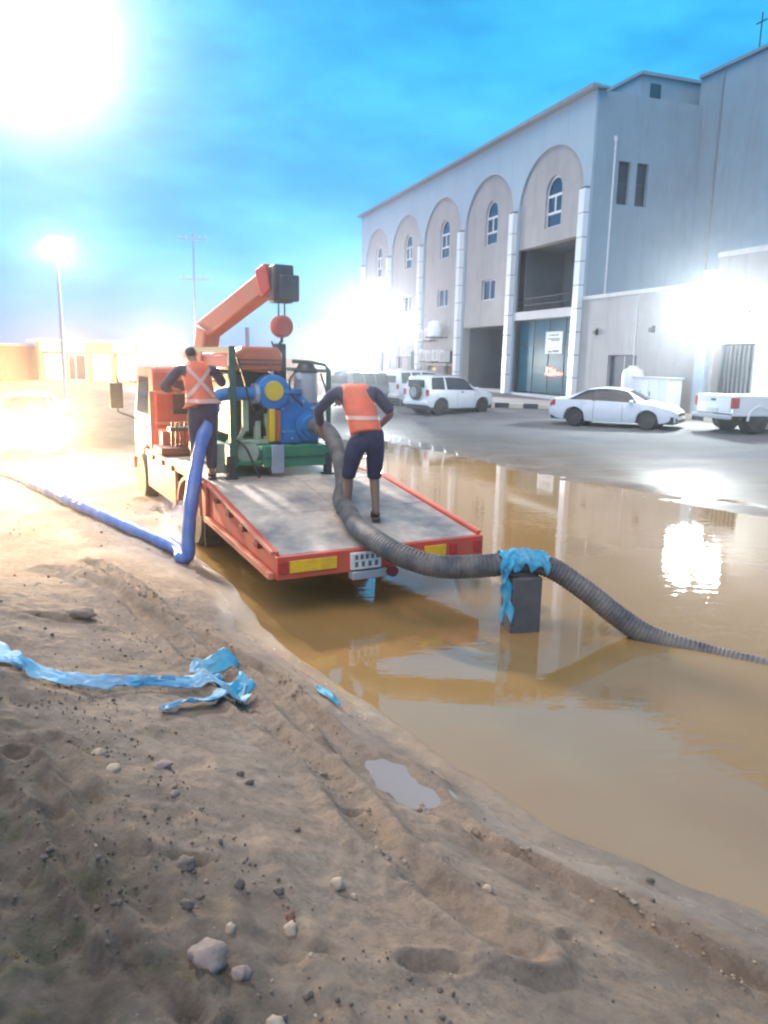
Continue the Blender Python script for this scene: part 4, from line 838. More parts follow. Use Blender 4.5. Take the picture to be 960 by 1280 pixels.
# pump casing
vol=MB().lathe([(.12,-.10),(.30,-.12),(.36,-.06),(.36,.08),(.30,.14),(.14,.16)],Q_(3.05,.16,1.76),'X',24).build('pump_casing',M['blue'],pu,bevel=.015)
MB().lathe([(.15,-.12),(.15,.0),(.21,.0),(.21,.04),(.14,.05)],Q_(2.86,.33,1.68),'X',18).build('suction_flange',M['blue'],vol,smooth=True)
MB().lathe([(.17,0),(.19,.10),(.23,.11),(.23,.16),(.1,.17)],Q_(3.05,.02,2.02),'Z',18).build('discharge_neck',M['blue'],vol)
MB().bb(Q_(2.93,-.12,1.42),Q_(3.3,.50,1.62)).bb(Q_(3.0,.30,1.9),Q_(3.25,.55,2.0)).build('pump_foot',M['blue'],vol,bevel=.03)
bl=MB()
for k in range(10): a=2*math.pi*k/10; bl.cyl(Q_(2.90,.16+.27*math.cos(a),1.76+.27*math.sin(a)),Q_(2.935,.16+.27*math.cos(a),1.76+.27*math.sin(a)),.018,6)
bl.build('bolts',M['galv'],vol)
vh=MB().lathe([(.20,-.12),(.24,-.1),(.24,.10),(.20,.12)],Q_(2.98,-.20,2.14),'X',22).build('valve_body',M['blue'],pu,bevel=.01)
MB().lathe([(.13,-.025),(.135,0),(.10,.02),(.03,.02)],Q_(2.86,-.20,2.16),'X',20).build('yellow_cap',M['yellow'],vh,smooth=True)
dp=MB().tube([Q_(2.95,-.40,2.12),Q_(2.95,-.78,2.12),Q_(2.94,-.95,2.10),Q_(2.92,-1.02,2.02),Q_(2.90,-1.03,1.90)],.088,14).build('discharge_pipe',M['blue'],pu,smooth=True)
MB().lathe([(.10,-.03),(.14,-.03),(.14,.03),(.10,.03)],Q_(2.95,-.44,2.12),'Y',18).build('pipe_flange',M['galv'],dp); MB().lathe([(.10,-.02),(.12,-.02),(.12,.02),(.10,.02)],Q_(2.95,-.80,2.12),'Y',18).build('pipe_flange',M['galv'],dp)
MB().bb(Q_(2.84,-.27,1.47),Q_(2.97,-.19,1.92)).build('belt_guard',M['yellow'],pu,bevel=.015)
MB().bb(Q_(2.88,-.185,1.47),Q_(3.0,-.10,1.90)).build('guard_plate',M['hood'],pu,bevel=.01)
af=MB().lathe([(.16,0),(.17,.02),(.17,.40),(.15,.43)],Q_(3.1,.36,1.99),'Z',22).build('air_filter',M['filter'],pu,smooth=True)
MB().lathe([(.175,.40),(.175,.43),(.13,.47),(.10,.53),(.0,.54)],Q_(3.1,.36,2.005),'Z',18).build('filter_cap',M['dark_metal'],af)
MB().bb(Q_(3.35,.02,2.2),Q_(3.50,.17,2.80)).build('exhaust_stack',M['dark_metal'],pu,bevel=.02)
gl=MB().lathe([(.05,-.02),(.05,.02),(.0,.02)],Q_(3.0,.22,2.36),'X',12).build('gauge',M['plate'],pu)
MB().cyl(Q_(3.3,-.42,2.74),Q_(3.3,-.42,3.0),.03,8).build('rain_pipe',M['filter'],pu)

# ---------------------------------------------------------------- ribbed suction hose, its block and plastic sheet
hp=[tw(2.86,.33,1.68),tw(2.62,.36,1.68),tw(2.35,.40,1.60),tw(1.95,.36,1.36),tw(1.5,.22,1.08),tw(1.1,.0,.95),(-.43,8.62,.90),(-.30,8.1,.83),(-.10,7.66,.78),(.18,7.33,.70),(.55,7.16,.64),(1.0,7.15,.66),(1.38,7.22,.685),(1.66,7.22,.63),(2.0,7.16,.42),(2.30,7.08,.20),(2.60,6.98,.03),(3.0,6.78,-.05),(3.5,6.45,-.085),(4.2,6.0,-.10)]
path=catmull(hp,.010)
rad=[.110+(.0028 if (i//2)%2 else -.0028)*(.75+.5*math.sin(i*.021)**2)+.003*math.sin(i*.017+1)+.002*math.sin(i*.043) for i in range(len(path))]
sh=MB().tube(path,rad,18).build('suction_hose',M['hose_rubber'],smooth=True,angle=60)
tag(sh,'thick dark ribbed suction hose running from the pump over the tail into the water','hose')
st_=thing('hose_block','dark square concrete block post standing in the water under the hose','block',(1.38,7.24,-.2),R(12))
MB().bb((-.155,-.15,0),(.155,.15,.76)).build('post',M['stand'],st_,bevel=.02); MB().bb((-.16,-.155,.0),(.16,.155,.12)).build('foot',M['stand'],st_,bevel=.01)
# sheet draped over hose and block
rows=[]; rng=random.Random(4)
cen=catmull([(1.13,7.16,.67),(1.38,7.22,.69),(1.62,7.22,.645)],.02)
for i,p in enumerate(cen):
    f=i/(len(cen)-1); row=[]; l0=-1.75-.3*math.sin(i*.9)-(.75 if f<.3 else .0)*(.6+.4*math.sin(i*1.7)); l1=1.5+.25*math.sin(i*1.3)
    for k in range(23):
        a=l0+(l1-l0)*k/22; ra=.126+.012*math.sin(i*1.1+k*.9)+.006*rng.uniform(-1,1)
        if abs(a)<=1.6: y=math.sin(a)*ra; z=math.cos(a)*ra
        else: y=math.copysign(ra*(1.0+.10*math.sin(k*1.3+i)),a); z=math.cos(1.6)*ra-(abs(a)-1.6)*.155
        row.append((p.x+.012*math.sin(k+i*.7),p.y+y,p.z+z))
    rows.append(row)
ts=MB().grid(rows).build('plastic_sheet',M['tarp'],smooth=True,solid=.004,angle=80); tag(ts,'bright cyan plastic sheet wrapped over the hose on top of its block','sheet')
rows=[]
for i in range(6):
    row=[]
    for k in range(16):
        f=k/15; row.append((1.155+.012*i+.02*math.sin(k*.8+i*.5)+.01*f*i,7.055-.012*math.sin(i*1.6+k*.5)-.01*f,.66-f*(.50+.09*math.sin(i*2.1))))
    rows.append(row)
sheet2=MB().grid(rows).build('hanging_flap',M['tarp'],ts,smooth=True,solid=.004)
# ---------------------------------------------------------------- blue layflat discharge hose: down beside the truck, then away along the ground
def W2T(x,y): return (x,y)
dn=[tw(2.90,-1.03,1.95),tw(2.88,-1.10,1.78),tw(2.78,-1.24,1.45),tw(2.66,-1.36,1.05),tw(2.50,-1.46,.72),tw(2.38,-1.53,.38),tw(2.30,-1.56,.17)]
g0=dn[-1]
gr=[g0,(g0[0]-.06,g0[1]+.03,.09)]
for (x,y) in ((-2.75,9.75),(-3.6,10.65),(-4.86,11.95),(-6.2,13.5),(-7.9,15.4),(-10.5,17.6),(-14,19.5)): gr.append((x,y,hz(x,y)+.085))
dn[-1]=tuple(Vector(dn[-1])+Vector((0,0,-.04))); pa=catmull(dn+[(dn[-1][0]-.09,dn[-1][1]+.04,.10)]+gr[2:],.05); kn=min(range(len(pa)),key=lambda i:(pa[i]-Vector(dn[-1])).length)
rr=[(.090+.007*math.sin(i*.37)+.004*math.sin(i*1.1))*(1-.16*math.exp(-((i-kn)/2.5)**2)) for i in range(len(pa))]
lf=MB().tube(pa,rr,16).build('discharge_hose',M['layflat'],smooth=True,angle=60); tag(lf,'blue layflat discharge hose hanging beside the truck and running along the mud','hose')
# cables and hoses that run over the pump and along the crane
cb_=MB()
cb_.tube(catmull([Q_(2.9,-.70,2.6),Q_(2.84,-.62,2.30),Q_(2.86,-.52,1.95),Q_(2.9,-.35,1.72),Q_(2.95,-.30,1.55)],.05),.014,6)
cb_.tube(catmull([Q_(2.84,.10,2.42),Q_(2.80,.0,2.30),Q_(2.84,.05,2.12),Q_(2.86,.22,1.95)],.05),.012,6)
cb_.tube(catmull([Q_(2.9,.50,2.4),Q_(2.82,.56,2.1),Q_(2.86,.50,1.8),Q_(2.82,.46,1.5)],.05),.013,6)
cb_.tube(catmull([Q_(2.9,-.72,1.5),Q_(2.80,-.62,1.40),Q_(2.78,-.5,1.12),Q_(2.76,-.45,1.0)],.05),.016,6)
cb_.build('cables',M['black_plastic'],pu)
ch=MB()
ch.tube(catmull([P(5.72,-.22,1.3),P(5.66,-.20,2.1),P(5.50,-.20,2.9),P(5.3,-.22,3.15),P(4.6,-.05,3.42),P(3.9,.14,3.72)],.1),.016,6)
ch.tube(catmull([P(5.76,-.24,1.3),P(5.70,-.22,2.1),P(5.56,-.22,2.9),P(5.3,-.26,3.2),P(4.6,-.09,3.47),P(3.95,.08,3.82)],.1),.014,6)
ch.build('hydraulic_hose',M['black_plastic'],bm_)
# ---------------------------------------------------------------- people
def skin(name,nodes,edges,m,parent,root,sub=2,flat=1.0):
    names=list(nodes); me=bpy.data.meshes.new(name); me.from_pydata([nodes[k][0] for k in names],[(names.index(a),names.index(b)) for a,b in edges],[])
    o=bpy.data.objects.new(name,me); COL.objects.link(o)
    o.modifiers.new('k','SKIN'); u=o.modifiers.new('u','SUBSURF'); u.levels=sub; u.render_levels=sub
    for i,k in enumerate(names):
        r=nodes[k][1]; r=r if isinstance(r,tuple) else (r,r); d=me.skin_vertices[0].data[i]; d.radius=r; d.use_root=(k==root)
    dg=bpy.context.evaluated_depsgraph_get(); dg.update(); nm=bpy.data.meshes.new_from_object(o.evaluated_get(dg)); 
    o.modifiers.clear(); old=o.data; o.data=nm; nm.name=name; nm.materials.clear(); nm.materials.append(m); bpy.data.meshes.remove(old)
    nm.polygons.foreach_set('use_smooth',[True]*len(nm.polygons)); o.parent=parent; return o
def V3(*a): return Vector(a)
def lerp(a,b,t): return tuple(Vector(a).lerp(Vector(b),t))
def hand(nodes,edges,pre,wrist,dirv,palmn,curl,side):
    d=Vector(dirv).normalized(); n=Vector(palmn).normalized(); s=d.cross(n).normalized()*side; w=Vector(wrist)
    nodes[pre+'palm']=(tuple(w+d*.05),(.034,.022)); nodes[pre+'knk']=(tuple(w+d*.085),(.034,.018)); edges+= [(pre+'wr',pre+'palm'),(pre+'palm',pre+'knk')]
    for k,(off,l) in enumerate(((-.030,.070),(-.010,.080),(.011,.075),(.030,.060))):
        b=w+d*.095+s*off; c=d
        prev=pre+'knk'
        for j in range(3):
            ang=curl*(j+1); dd=(d*math.cos(ang)+n*math.sin(ang)); b=b+dd*(l*(.45,.32,.23)[j]); kn='%sf%d%d'%(pre,k,j)
            nodes[kn]=(tuple(b),(.0095,.0085,.0075)[j]); edges.append((prev,kn)); prev=kn
    t0=w+d*.035-s*.035; t1=t0+d*.03-s*.022+n*.012; t2=t1+d*.028+n*.018
    nodes[pre+'t0']=(tuple(t0),.012); nodes[pre+'t1']=(tuple(t1),.010); nodes[pre+'t2']=(tuple(t2),.0085)
    edges+= [(pre+'palm',pre+'t0'),(pre+'t0',pre+'t1'),(pre+'t1',pre+'t2')]
def figure(J,name,label,loc,rz,parts):
    """J: joint positions in the person's frame (x right, y the way they face, z up)"""
    o=thing(name,label,'person',loc,rz)
    n={}; e=[]
    n['pel']=(J['pel'],(.135,.10)); n['wai']=(J['wai'],(.125,.095)); n['che']=(J['che'],(.145,.10)); n['ned']=(J['neck'],(.060,.058)); n['nek']=(lerp(J['neck'],J['head'],.4),(.052,.052))
    hd=Vector(J['head']); up=(hd-Vector(J['neck'])).normalized(); fc=Vector(J['face']).normalized()
    n['jaw']=(tuple(hd-up*.045+fc*.015),(.062,.066)); n['hed']=(tuple(hd+up*.03),(.074,.086)); n['top']=(tuple(hd+up*.095),(.055,.062)); n['nos']=(tuple(hd-up*.005+fc*.098),(.013,.016))
    e+= [('pel','wai'),('wai','che'),('che','ned'),('ned','nek'),('nek','jaw'),('jaw','hed'),('hed','top'),('hed','nos')]
    for s in 'LR':
        n['sh'+s]=(J['sh'+s],.062); n['el'+s]=(J['el'+s],.043); n[s+'fa']=(lerp(J['el'+s],J['wr'+s],.35),.042); n[s+'wr']=(J['wr'+s],(.030,.026))
        e+= [('che','sh'+s),('sh'+s,'el'+s),('el'+s,s+'fa'),(s+'fa',s+'wr')]
        d=Vector(J['wr'+s])-Vector(J['el'+s]); hand(n,e,s,J['wr'+s],J.get('hd'+s,d),J.get('pn'+s,(0,.6,-1)),.45,1 if s=='R' else -1)
        n['hp'+s]=(J['hp'+s],.095); n['kn'+s]=(J['kn'+s],.060); n['cf'+s]=(lerp(J['kn'+s],J['an'+s],.35),.056); n['an'+s]=(J['an'+s],.036)
        f=Vector(J['fd'+s]).normalized(); a=Vector(J['an'+s]); n['he'+s]=(tuple(a-V3(0,0,.05)-f*.03),.034); n['ba'+s]=(tuple(a-V3(0,0,.062)+f*.12),(.040,.024)); n['to'+s]=(tuple(a-V3(0,0,.066)+f*.19),(.034,.018))
        e+= [('pel','hp'+s),('hp'+s,'kn'+s),('kn'+s,'cf'+s),('cf'+s,'an'+s),('an'+s,'he'+s),('an'+s,'ba'+s),('ba'+s,'to'+s)]
    body=skin('body',n,e,M['skin'],o,'pel')
    # face: eyes, brows, ears, mouth
    rgt=fc.cross(up).normalized()
    for sd in (1,-1):
        MB().lathe([(.010,-.006),(.012,0),(.0,.008)],(0,0,0),'Y',10).build('eye',M['ink'],o,loc=tuple(hd+up*.025+fc*.082+rgt*sd*.03))
        MB().box((0,0,0),(.012,.03,.05)).build('ear',M['skin'],o,bevel=.005,loc=tuple(hd+up*.01+rgt*sd*.078))
    MB().box((0,0,0),(.045,.012,.010)).build('mouth',M['skin'],o,loc=tuple(hd-up*.055+fc*.078))
    h={'a':(tuple(hd+up*.085-fc*.012),(.072,.080)),'b':(tuple(hd+up*.03-fc*.035),(.074,.066)),'c':(tuple(hd-up*.03-fc*.045),(.055,.040))}
    skin('hair',h,[('a','b'),('b','c')],M['hair'],o,'a',2)
    # trousers
    k=parts['leg']; n={'pel':(J['pel'],(.172,.140)),'wai':(lerp(J['pel'],J['wai'],.55),(.160,.130))}; e=[('pel','wai')]
    for s in 'LR':
        n['hp'+s]=(J['hp'+s],.122); n['m'+s]=(lerp(J['hp'+s],J['kn'+s],.5),.104); n['kn'+s]=(lerp(J['hp'+s],J['kn'+s],.97),.082); e+= [('pel','hp'+s),('hp'+s,'m'+s),('m'+s,'kn'+s)]
        if k>1: n['c'+s]=(lerp(J['kn'+s],J['an'+s],.45),.074); n['h'+s]=(lerp(J['kn'+s],J['an'+s],min(.98,k-1)),.064); e+= [('kn'+s,'c'+s),('c'+s,'h'+s)]
        else: n['h'+s]=(lerp(J['kn'+s],J['an'+s],.14),.086); e.append(('kn'+s,'h'+s))
    skin('trousers',n,e,M['navy'],o,'pel')
    n={'wai':(lerp(J['pel'],J['wai'],.4),(.140,.108)),'che':(J['che'],(.160,.115)),'upc':(lerp(J['che'],J['neck'],.55),(.11,.09))}; e=[('wai','che'),('che','upc')]
    for s in 'LR':
        n['sh'+s]=(J['sh'+s],.078); n['u'+s]=(lerp(J['sh'+s],J['el'+s],.5),.068); n['el'+s]=(lerp(J['sh'+s],J['el'+s],1.),.062); e+= [('che','sh'+s),('sh'+s,'u'+s),('u'+s,'el'+s)]
        if parts['sleeve'+s]>1: n['f'+s]=(lerp(J['el'+s],J['wr'+s],min(.95,parts['sleeve'+s]-1)),.05); e.append(('el'+s,'f'+s))
    skin('shirt',n,e,M['navy'],o,'che')
    # vest: two layers around the trunk
    ax=(Vector(J['che'])-Vector(J['pel'])).normalized()
    n={'hem':(tuple(Vector(J['pel'])+ax*.02),(.190,.160)),'wai':(J['wai'],(.182,.150)),'che':(tuple(Vector(J['che'])+ax*.02),(.186,.142)),'upc':(lerp(J['che'],J['neck'],.62),(.118,.104)),'shl':(lerp(J['neck'],J['shL'],.55),.074),'shr':(lerp(J['neck'],J['shR'],.55),.074)}
    v=skin('vest',n,[('hem','wai'),('wai','che'),('che','upc'),('upc','shl'),('upc','shr')],M['vest'],o,'wai',5)
    # reflective tape lies on the vest: strips cut from the vest surface itself
    src=v.data
    for fcn in parts['tape']:
        cs=[p for p in src.polygons if fcn(p.center)]; mb=MB()
        for p in cs: mb.add([src.vertices[i].co+src.vertices[i].normal*.006 for i in p.vertices],[tuple(range(len(p.vertices)))])
        mb.build('reflective_tape',M['stripe'],v)
    for s in 'LR':
        f=Vector(J['fd'+s]).normalized(); a=Vector(J['an'+s]); y=math.atan2(f.y,f.x)
        MB().box((0,0,0),(.27,.095,.03)).build('sole',M['shoe'],o,bevel=.012,loc=tuple(a-V3(0,0,.088)+f*.075)).rotation_euler=(0,0,y)
        MB().box((0,0,0),(.10,.10,.055)).build('strap',M['shoe'],o,bevel=.02,loc=tuple(a-V3(0,0,.055)+f*.11)).rotation_euler=(0,0,y)
    return o
J1=dict(pel=(0,-.08,.93),wai=(.0,.0,1.10),che=(-.02,.17,1.32),neck=(-.05,.36,1.41),head=(-.09,.48,1.31),face=(-.1,.3,-.95),
 shL=(-.22,.26,1.375),elL=(-.34,.48,1.16),wrL=(-.24,.66,.93),hdL=(.25,.5,-.75),pnL=(.8,.3,-.2),
 shR=(.20,.22,1.385),elR=(.36,.12,1.15),wrR=(.31,.34,.98),hdR=(-.3,.6,-.6),pnR=(-.8,.2,-.4),
 hpL=(-.10,-.06,.88),knL=(-.13,.10,.50),anL=(-.12,.14,.105),fdL=(-.2,1,0),
 hpR=(.10,-.08,.88),knR=(.13,.02,.49),anR=(.13,-.05,.105),fdR=(.35,1,0))
t_=.6+.16; 
w1=figure(J1,'person','worker in orange vest and dark shorts bending over the thick hose on the truck tail',(-.245,8.66,tail(.78)+.006),R(24),dict(leg=1,sleeveL=1.75,sleeveR=1,tape=[lambda c:1.10<c.z<1.14]))
J2=dict(pel=(0,-.02,.93),wai=(-.02,.02,1.10),che=(-.04,.08,1.32),neck=(-.06,.15,1.47),head=(-.08,.22,1.57),face=(.0,1,-.45),
 shL=(-.24,.10,1.40),elL=(-.42,.16,1.16),wrL=(-.25,.40,1.12),hdL=(.4,.7,.0),pnL=(.2,.2,-1),
 shR=(.16,.12,1.41),elR=(.30,.28,1.22),wrR=(.22,.50,1.25),hdR=(-.1,.9,.1),pnR=(0,.2,-1),
 hpL=(-.085,-.02,.88),knL=(-.08,.04,.49),anL=(-.08,.0,.105),fdL=(-.1,1,0),
 hpR=(.085,-.02,.88),knR=(.09,.02,.49),anR=(.085,-.04,.105),fdR=(.2,1,0))
x,y,z=tw(2.90,-1.17,1.002)
w2=figure(J2,'person','worker in orange vest with pale crossed tape standing at the truck side by the crane',(x,y,z),R(24),dict(leg=1.95,sleeveL=1.6,sleeveR=1.2,tape=[lambda c:c.y<.08 and c.z>1.05 and (abs((c.z-1.25)-(c.x+.03)*1.25)<.035 or abs((c.z-1.25)+(c.x+.03)*1.25)<.035),lambda c:.99<c.z<1.035]))

w1.scale=(1.10,1.10,1.06); w2.scale=(1.10,1.10,1.02)
# ---------------------------------------------------------------- things lying on the mud
def ribbon(pts,name,m,parent=None,seed=1,nw=9):
    rng=random.Random(seed); P_=[Vector((p[0],p[1],0)) for p in pts]; c=catmull(P_,.03); L=len(c); rows=[]
    for i,p in enumerate(c):
        d=(c[min(i+1,L-1)]-c[max(i-1,0)]).normalized(); s=Vector((-d.y,d.x,0)); f=i/(L-1)*(len(pts)-1); k=min(int(f),len(pts)-2); g=f-k
        w=.78*(pts[k][2]*(1-g)+pts[k+1][2]*g); tl=pts[k][3]*(1-g)+pts[k+1][3]*g; row=[]
        for j in range(nw):
            u=j/(nw-1)-.5; q=p+s*(u*w*math.cos(tl))
            zz=hz(q.x,q.y)+.012+.7*abs(math.sin(tl))*(u+.5)*w+.014*abs(math.sin(i*.55+j*.9))+.022*math.sin(j*1.9+i*.13)**2*(.4+.6*abs(math.sin(i*.21)))
            row.append((q.x+.008*math.sin(i*1.3+j),q.y+.008*math.sin(i*.9+j*2),zz))
        rows.append(row)
    return MB().grid(rows).build(name,m,parent,smooth=True,solid=.003,angle=70)
sc=ribbon([(-2.75,4.66,.26,.2),(-2.36,4.40,.25,.15),(-2.04,4.20,.22,.25),(-1.83,4.17,.12,.9),(-1.66,4.22,.20,.3),(-1.46,4.42,.14,.6),(-1.30,4.60,.09,1.0),(-1.20,4.72,.14,.5),(-1.05,4.86,.17,.3),(-.93,4.84,.20,.5)],'plastic_strip',M['scrap'],seed=2)
tag(sc,'long crumpled pale blue plastic strip lying on the mud at the left','plastic strip')
ribbon([(-.93,4.82,.18,.6),(-.96,4.66,.15,.4),(-1.08,4.42,.17,.3),(-1.18,4.24,.13,.6),(-1.26,4.06,.06,.3)],'folded_end',M['scrap'],sc,5)
ribbon([(-1.27,4.83,.10,.3),(-1.24,5.00,.16,.5),(-1.20,5.16,.22,.5)],'upturned_tab',M['scrap'],sc,7)
ribbon([(-1.33,5.24,.16,.7),(-1.20,5.30,.26,.8),(-1.06,5.34,.20,.7)],'bunched_end',M['tarp'],sc,9)
ribbon([(-.99,4.80,.2,.7),(-.93,4.97,.24,.8)],'bunched_corner',M['tarp'],sc,11)
s2=ribbon([(-.50,5.58,.05,.3),(-.44,5.46,.10,.5),(-.36,5.34,.08,.4),(-.30,5.22,.03,.2)],'plastic_scrap',M['tarp'],seed=3); tag(s2,'small scrap of blue plastic at the water edge','plastic scrap')
def rock(name,label,x,y,r,m,seed,group,sq=.7,sink=.3):
    bm=bmesh.new(); bmesh.ops.create_icosphere(bm,subdivisions=3,radius=1); rng=random.Random(seed); o1,o2,o3=[rng.uniform(0,50) for _ in range(3)]
    ax=[rng.uniform(.8,1.25),rng.uniform(.75,1.1),sq]
    for v in bm.verts:
        n=v.co.copy(); k=1+.45*float(vnoise(np.array(n.x*1.4+o1+n.z),np.array(n.y*1.4+o2),3))+.30*float(vnoise(np.array(n.x*3.5+o3),np.array(n.y*3.5+n.z*3+o1),5))
        v.co=Vector((n.x*ax[0],n.y*ax[1],n.z*ax[2]))*k*r
    me=bpy.data.meshes.new(name); bm.to_mesh(me); bm.free(); me.materials.append(m); me.polygons.foreach_set('use_smooth',[True]*len(me.polygons))
    o=bpy.data.objects.new(name,me); COL.objects.link(o); o.location=(x,y,hz(x,y)+r*sq*(1-sink*1.4)); o.rotation_euler=(0,0,rng.uniform(0,6)); tag(o,label,'stone',group); return o
G='stones scattered on the mud'
for k,(x,y,r,mt,lb,sq) in enumerate([
 (-.15,2.62,.036,'stone','smooth pale egg shaped stone, highest of the pale stones in the near mud',.8),(-.085,2.57,.018,'stone','small pale chip touching the smooth egg shaped stone',.8),
 (-.29,2.27,.034,'stone','rounded pale stone below the egg shaped one, with a reddish stone behind it',.8),(-.30,2.35,.024,'brown_stone','reddish brown stone just behind a rounded pale stone',.6),
 (-.50,1.99,.072,'stone_mauve','largest stone, grey mauve and blocky, at the foot of the dark bank',.62),(-.40,1.95,.035,'stone_mauve','grey stone leaning against the right of the large mauve stone',.6),
 (.48,2.88,.026,'stone','white stone by itself beside the water side of the mud',.7),(.44,2.92,.022,'clod','dark flake lying against the lone white stone',.4),
 (-.27,1.79,.035,'stone','pale stone at the bottom edge of the picture',.7),(-1.35,3.36,.04,'stone','pale lump upper left of the pair on the dark bank top',.6),
 (-1.22,3.18,.045,'stone','pale lump lower right of the pair on the dark bank top',.5),(-1.03,3.3,.045,'stone_mauve','flat greyish stone right of the pale lumps on the bank',.4),
 (-.68,3.42,.026,'clod','dark clod, upper of two below the blue strip',.7),(-.62,3.34,.024,'clod','dark clod, lower of two below the blue strip',.7),
 (1.40,3.44,.022,'clod','dark clod nearest to the shore at the right, upper one',.7),(1.32,3.2,.018,'clod','dark clod at the right, just under the one at the shore',.7),
 (-.5,2.45,.03,'clod','dark lump right of the pale crest on the bank',.7),(-.62,2.2,.03,'clod','black lump above the large mauve stone',.7),(-.72,2.52,.055,'clod','long dark wet lump lying across the bank foot',.35),
 (-.47,2.15,.024,'stone','little pale stone above the large mauve stone',.8),(.02,2.95,.014,'clod','tiny dark clod alone in the middle of the smooth mud',.8),(-.35,3.0,.018,'clod','small dark clod left of the middle of the smooth mud',.7),(-.9,3.05,.024,'stone_mauve','grey stone above a small scrawled groove',.6),
 (-.36,2.48,.022,'clod','dark clod left of the egg shaped stone',.7),(-2.4,5.75,.13,'clod','dark mound of mud at the far left above the blue strip',.35),(-2.5,9.25,.03,'stone','white scrap like stone beside the blue hose bend',.5)]):
    rock('stone',lb,x,y,r*(.82 if r<.06 else .92),M[mt],k+11,G,sq,.36)
# gravel and crumbs of mud: nobody could count them
rng=np.random.RandomState(5); gm=MB(); ico=[(0,0,1),(.894,0,.447),(.276,.851,.447),(-.724,.526,.447),(-.724,-.526,.447),(.276,-.851,.447),(.724,.526,-.447),(-.276,.851,-.447),(-.894,0,-.447),(-.276,-.851,-.447),(.724,-.526,-.447),(0,0,-1)]
icf=[(0,1,2),(0,2,3),(0,3,4),(0,4,5),(0,5,1),(1,6,2),(2,7,3),(3,8,4),(4,9,5),(5,10,1),(6,7,2),(7,8,3),(8,9,4),(9,10,5),(10,6,1),(11,7,6),(11,8,7),(11,9,8),(11,10,9),(11,6,10)]
def crumbs(n,box,rm,rule,name,m,seed):
    rng=np.random.RandomState(seed); mb=MB(); X=rng.uniform(box[0],box[1],n); Y=rng.uniform(box[2],box[3],n); Z=height(X,Y); SD=pool_sd(X,Y); keep=rule(X,Y,SD,rng)
    for x,y,z in zip(X[keep],Y[keep],Z[keep]):
        r=rm*(.4+rng.exponential(.55)); r=min(r,rm*3); sx,sy,sz=rng.uniform(.7,1.3,3); a=rng.uniform(0,6.3); ca,sa=math.cos(a),math.sin(a)
        mb.add([(x+r*(v[0]*sx*ca-v[1]*sy*sa),y+r*(v[0]*sx*sa+v[1]*sy*ca),z+r*.45*sz+r*v[2]*sz*.8) for v in [(p[0]*(1+.3*rng.uniform(-1,1)),p[1]*(1+.3*rng.uniform(-1,1)),p[2]) for p in ico]],icf)
    o=mb.build(name,m); tag(o,kind='stuff'); return o
clump=lambda X,Y,s,t,sd: fbm(X,Y,s,3,sd)>t
crumbs(3600,(-3,2.2,1.4,8),.0035,lambda X,Y,SD,r:(SD>.12)&((clump(X,Y,1.7,.10,71))|(r.rand(len(X))<.06)),'mud_crumbs',M['clod'],1)
crumbs(3200,(-2.6,.4,1.3,4.2),.005,lambda X,Y,SD,r:(SD>1.9)&clump(X,Y,2.3,-.05,73),'bank_clods',M['clod'],2)
crumbs(2600,(-3,2.2,1.4,9),.0045,lambda X,Y,SD,r:(SD>.1)&clump(X,Y,2.,.16,79),'gravel',M['stone'],3)
crumbs(1600,(-6,-1.2,5,13),.007,lambda X,Y,SD,r:(SD>.1)&clump(X,Y,1.2,.12,83),'gravel',M['clod'],4)
crumbs(16000,(-3.4,1.7,2.2,8.6),.0075,lambda X,Y,SD,r:(SD>.1)&(((seg_d(X,Y,RUTS[0][0])<.13)&clump(X,Y,3.,-.02,91))|((seg_d(X,Y,RUTS[1][0])<.09)&clump(X,Y,3.,.1,92))),'mud_lumps',M['mud_lump'],6)
crumbs(2500,(-3,1.9,2.5,9),.004,lambda X,Y,SD,r:(SD>.02)&(SD<.22)&clump(X,Y,2.5,.05,95),'gravel',M['stone'],7)
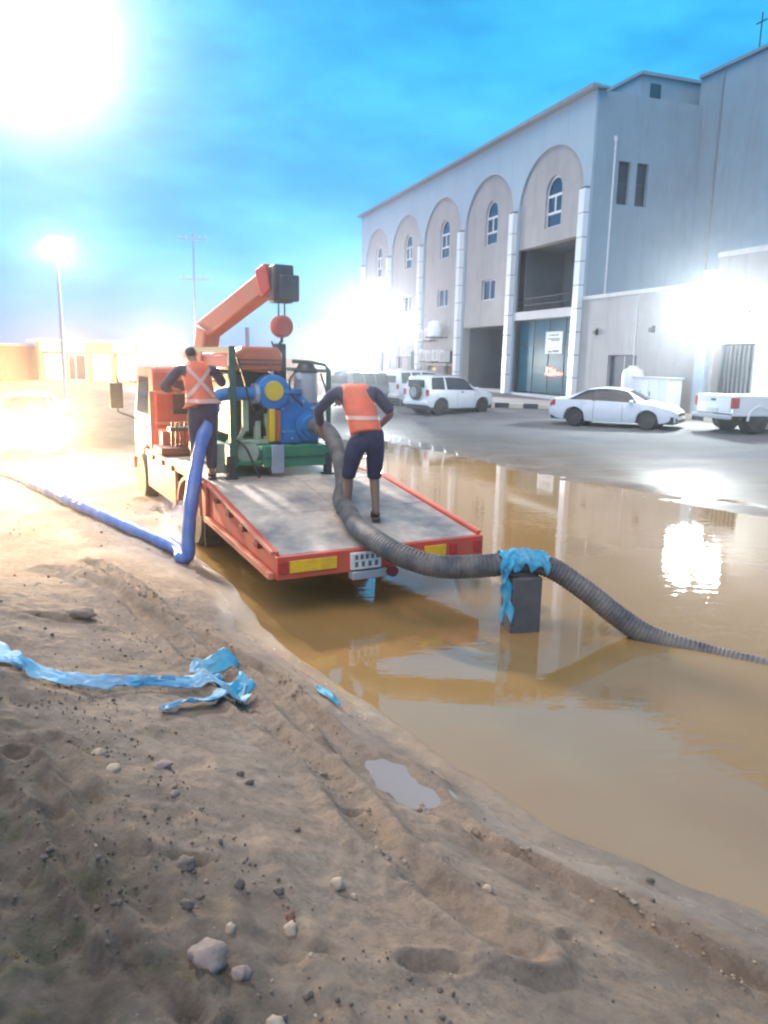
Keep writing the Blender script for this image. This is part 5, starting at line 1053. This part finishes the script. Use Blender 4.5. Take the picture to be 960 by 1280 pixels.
# ---------------------------------------------------------------- far left: lit shops, low walls, power poles
def shop(x0,x1,y,h,nb,label,lit):
    o=thing('roadside_shop',label,'shop',((x0+x1)/2,y,hz((x0+x1)/2,y)),R(-6)); w=(x1-x0)/2
    MB().bb((-w,.4,-.3),(w,8,h)).build('wall',M['shop_wall'],o)
    MB().bb((-w-.2,-1.2,h),(w+.2,8.2,h+.18)).build('roof',M['ledge'],o)
    MB().bb((-w,-.02,h-.85),(w,.38,h-.01)).build('fascia',M['shop_wall'],o)
    s=2*w/nb
    for k in range(nb):
        a=-w+k*s
        MB().bb((a+.05,-.02,-.3),(a+.3,.39,h-.86)).build('pillar',M['shop_wall'],o)
        if lit[k%len(lit)]: MB().bb((a+.4,-.10,h-.75),(a+s-.1,-.03,h-.12)).build('sign_board',M['shop_light'],o)
        wn=MB().bb((a+.45,.36,.1),(a+s-.15,.39,h-1.0)).build('window',M['frame'],o)
        MB().bb((a+.55,.33,.2),(a+s*.5-.05,.355,h-1.1)).bb((a+s*.5+.05,.33,.2),(a+s-.25,.355,h-1.1)).build('pane',M['shop_light' if lit[(k+1)%len(lit)] else 'glass'],wn)
    return o
shop(-31,-22,68,3.4,4,'warm yellow lit row of shops at the far left of the road',(1,1,0))
pt_light('shop_lamp',(-26.5,65.,3.0),P_SHOP,(1,.45,.25),.5)
shop(-21.5,-12.5,74,2.9,3,'low pale shop row behind the truck cab, farther than the yellow shops',(0,1))
shop(-46,-33,64,3.0,4,'reddish low building at the far left edge behind the headlights',(0,0))
for (x,y,h,l) in ((-14.8,60,11.5,'faint wooden power pole with two cross arms left of the crane boom'),):
    o=thing('power_pole',l,'power pole',(x,y,hz(x,y)))
    MB().tube([(0,0,-.3),(0,0,h)],[.11,.07],10).build('pole',M['galv'],o)
    for z in (h-.5,h-3.4): 
        ca=MB().bb((-1.1,-.06,z),(1.1,.06,z+.12)).build('cross_arm',M['galv'],o)
        for q in (-1,-.5,.5,1): MB().lathe([(.04,0),(.07,.08),(.03,.2),(.0,.21)],(q,0,z+.12)).build('insulator',M['ac'],ca)
wl=thing('boundary_wall','low far boundary wall between the lamps at the end of the road','wall',(-7,84,hz(-7,84)))
MB().bb((-60,-.15,-.4),(9,.15,2.4)).build('wall',M['shop_wall'],wl); MB().bb((-60,-.22,2.4),(9,.22,2.52)).build('coping',M['ledge'],wl)
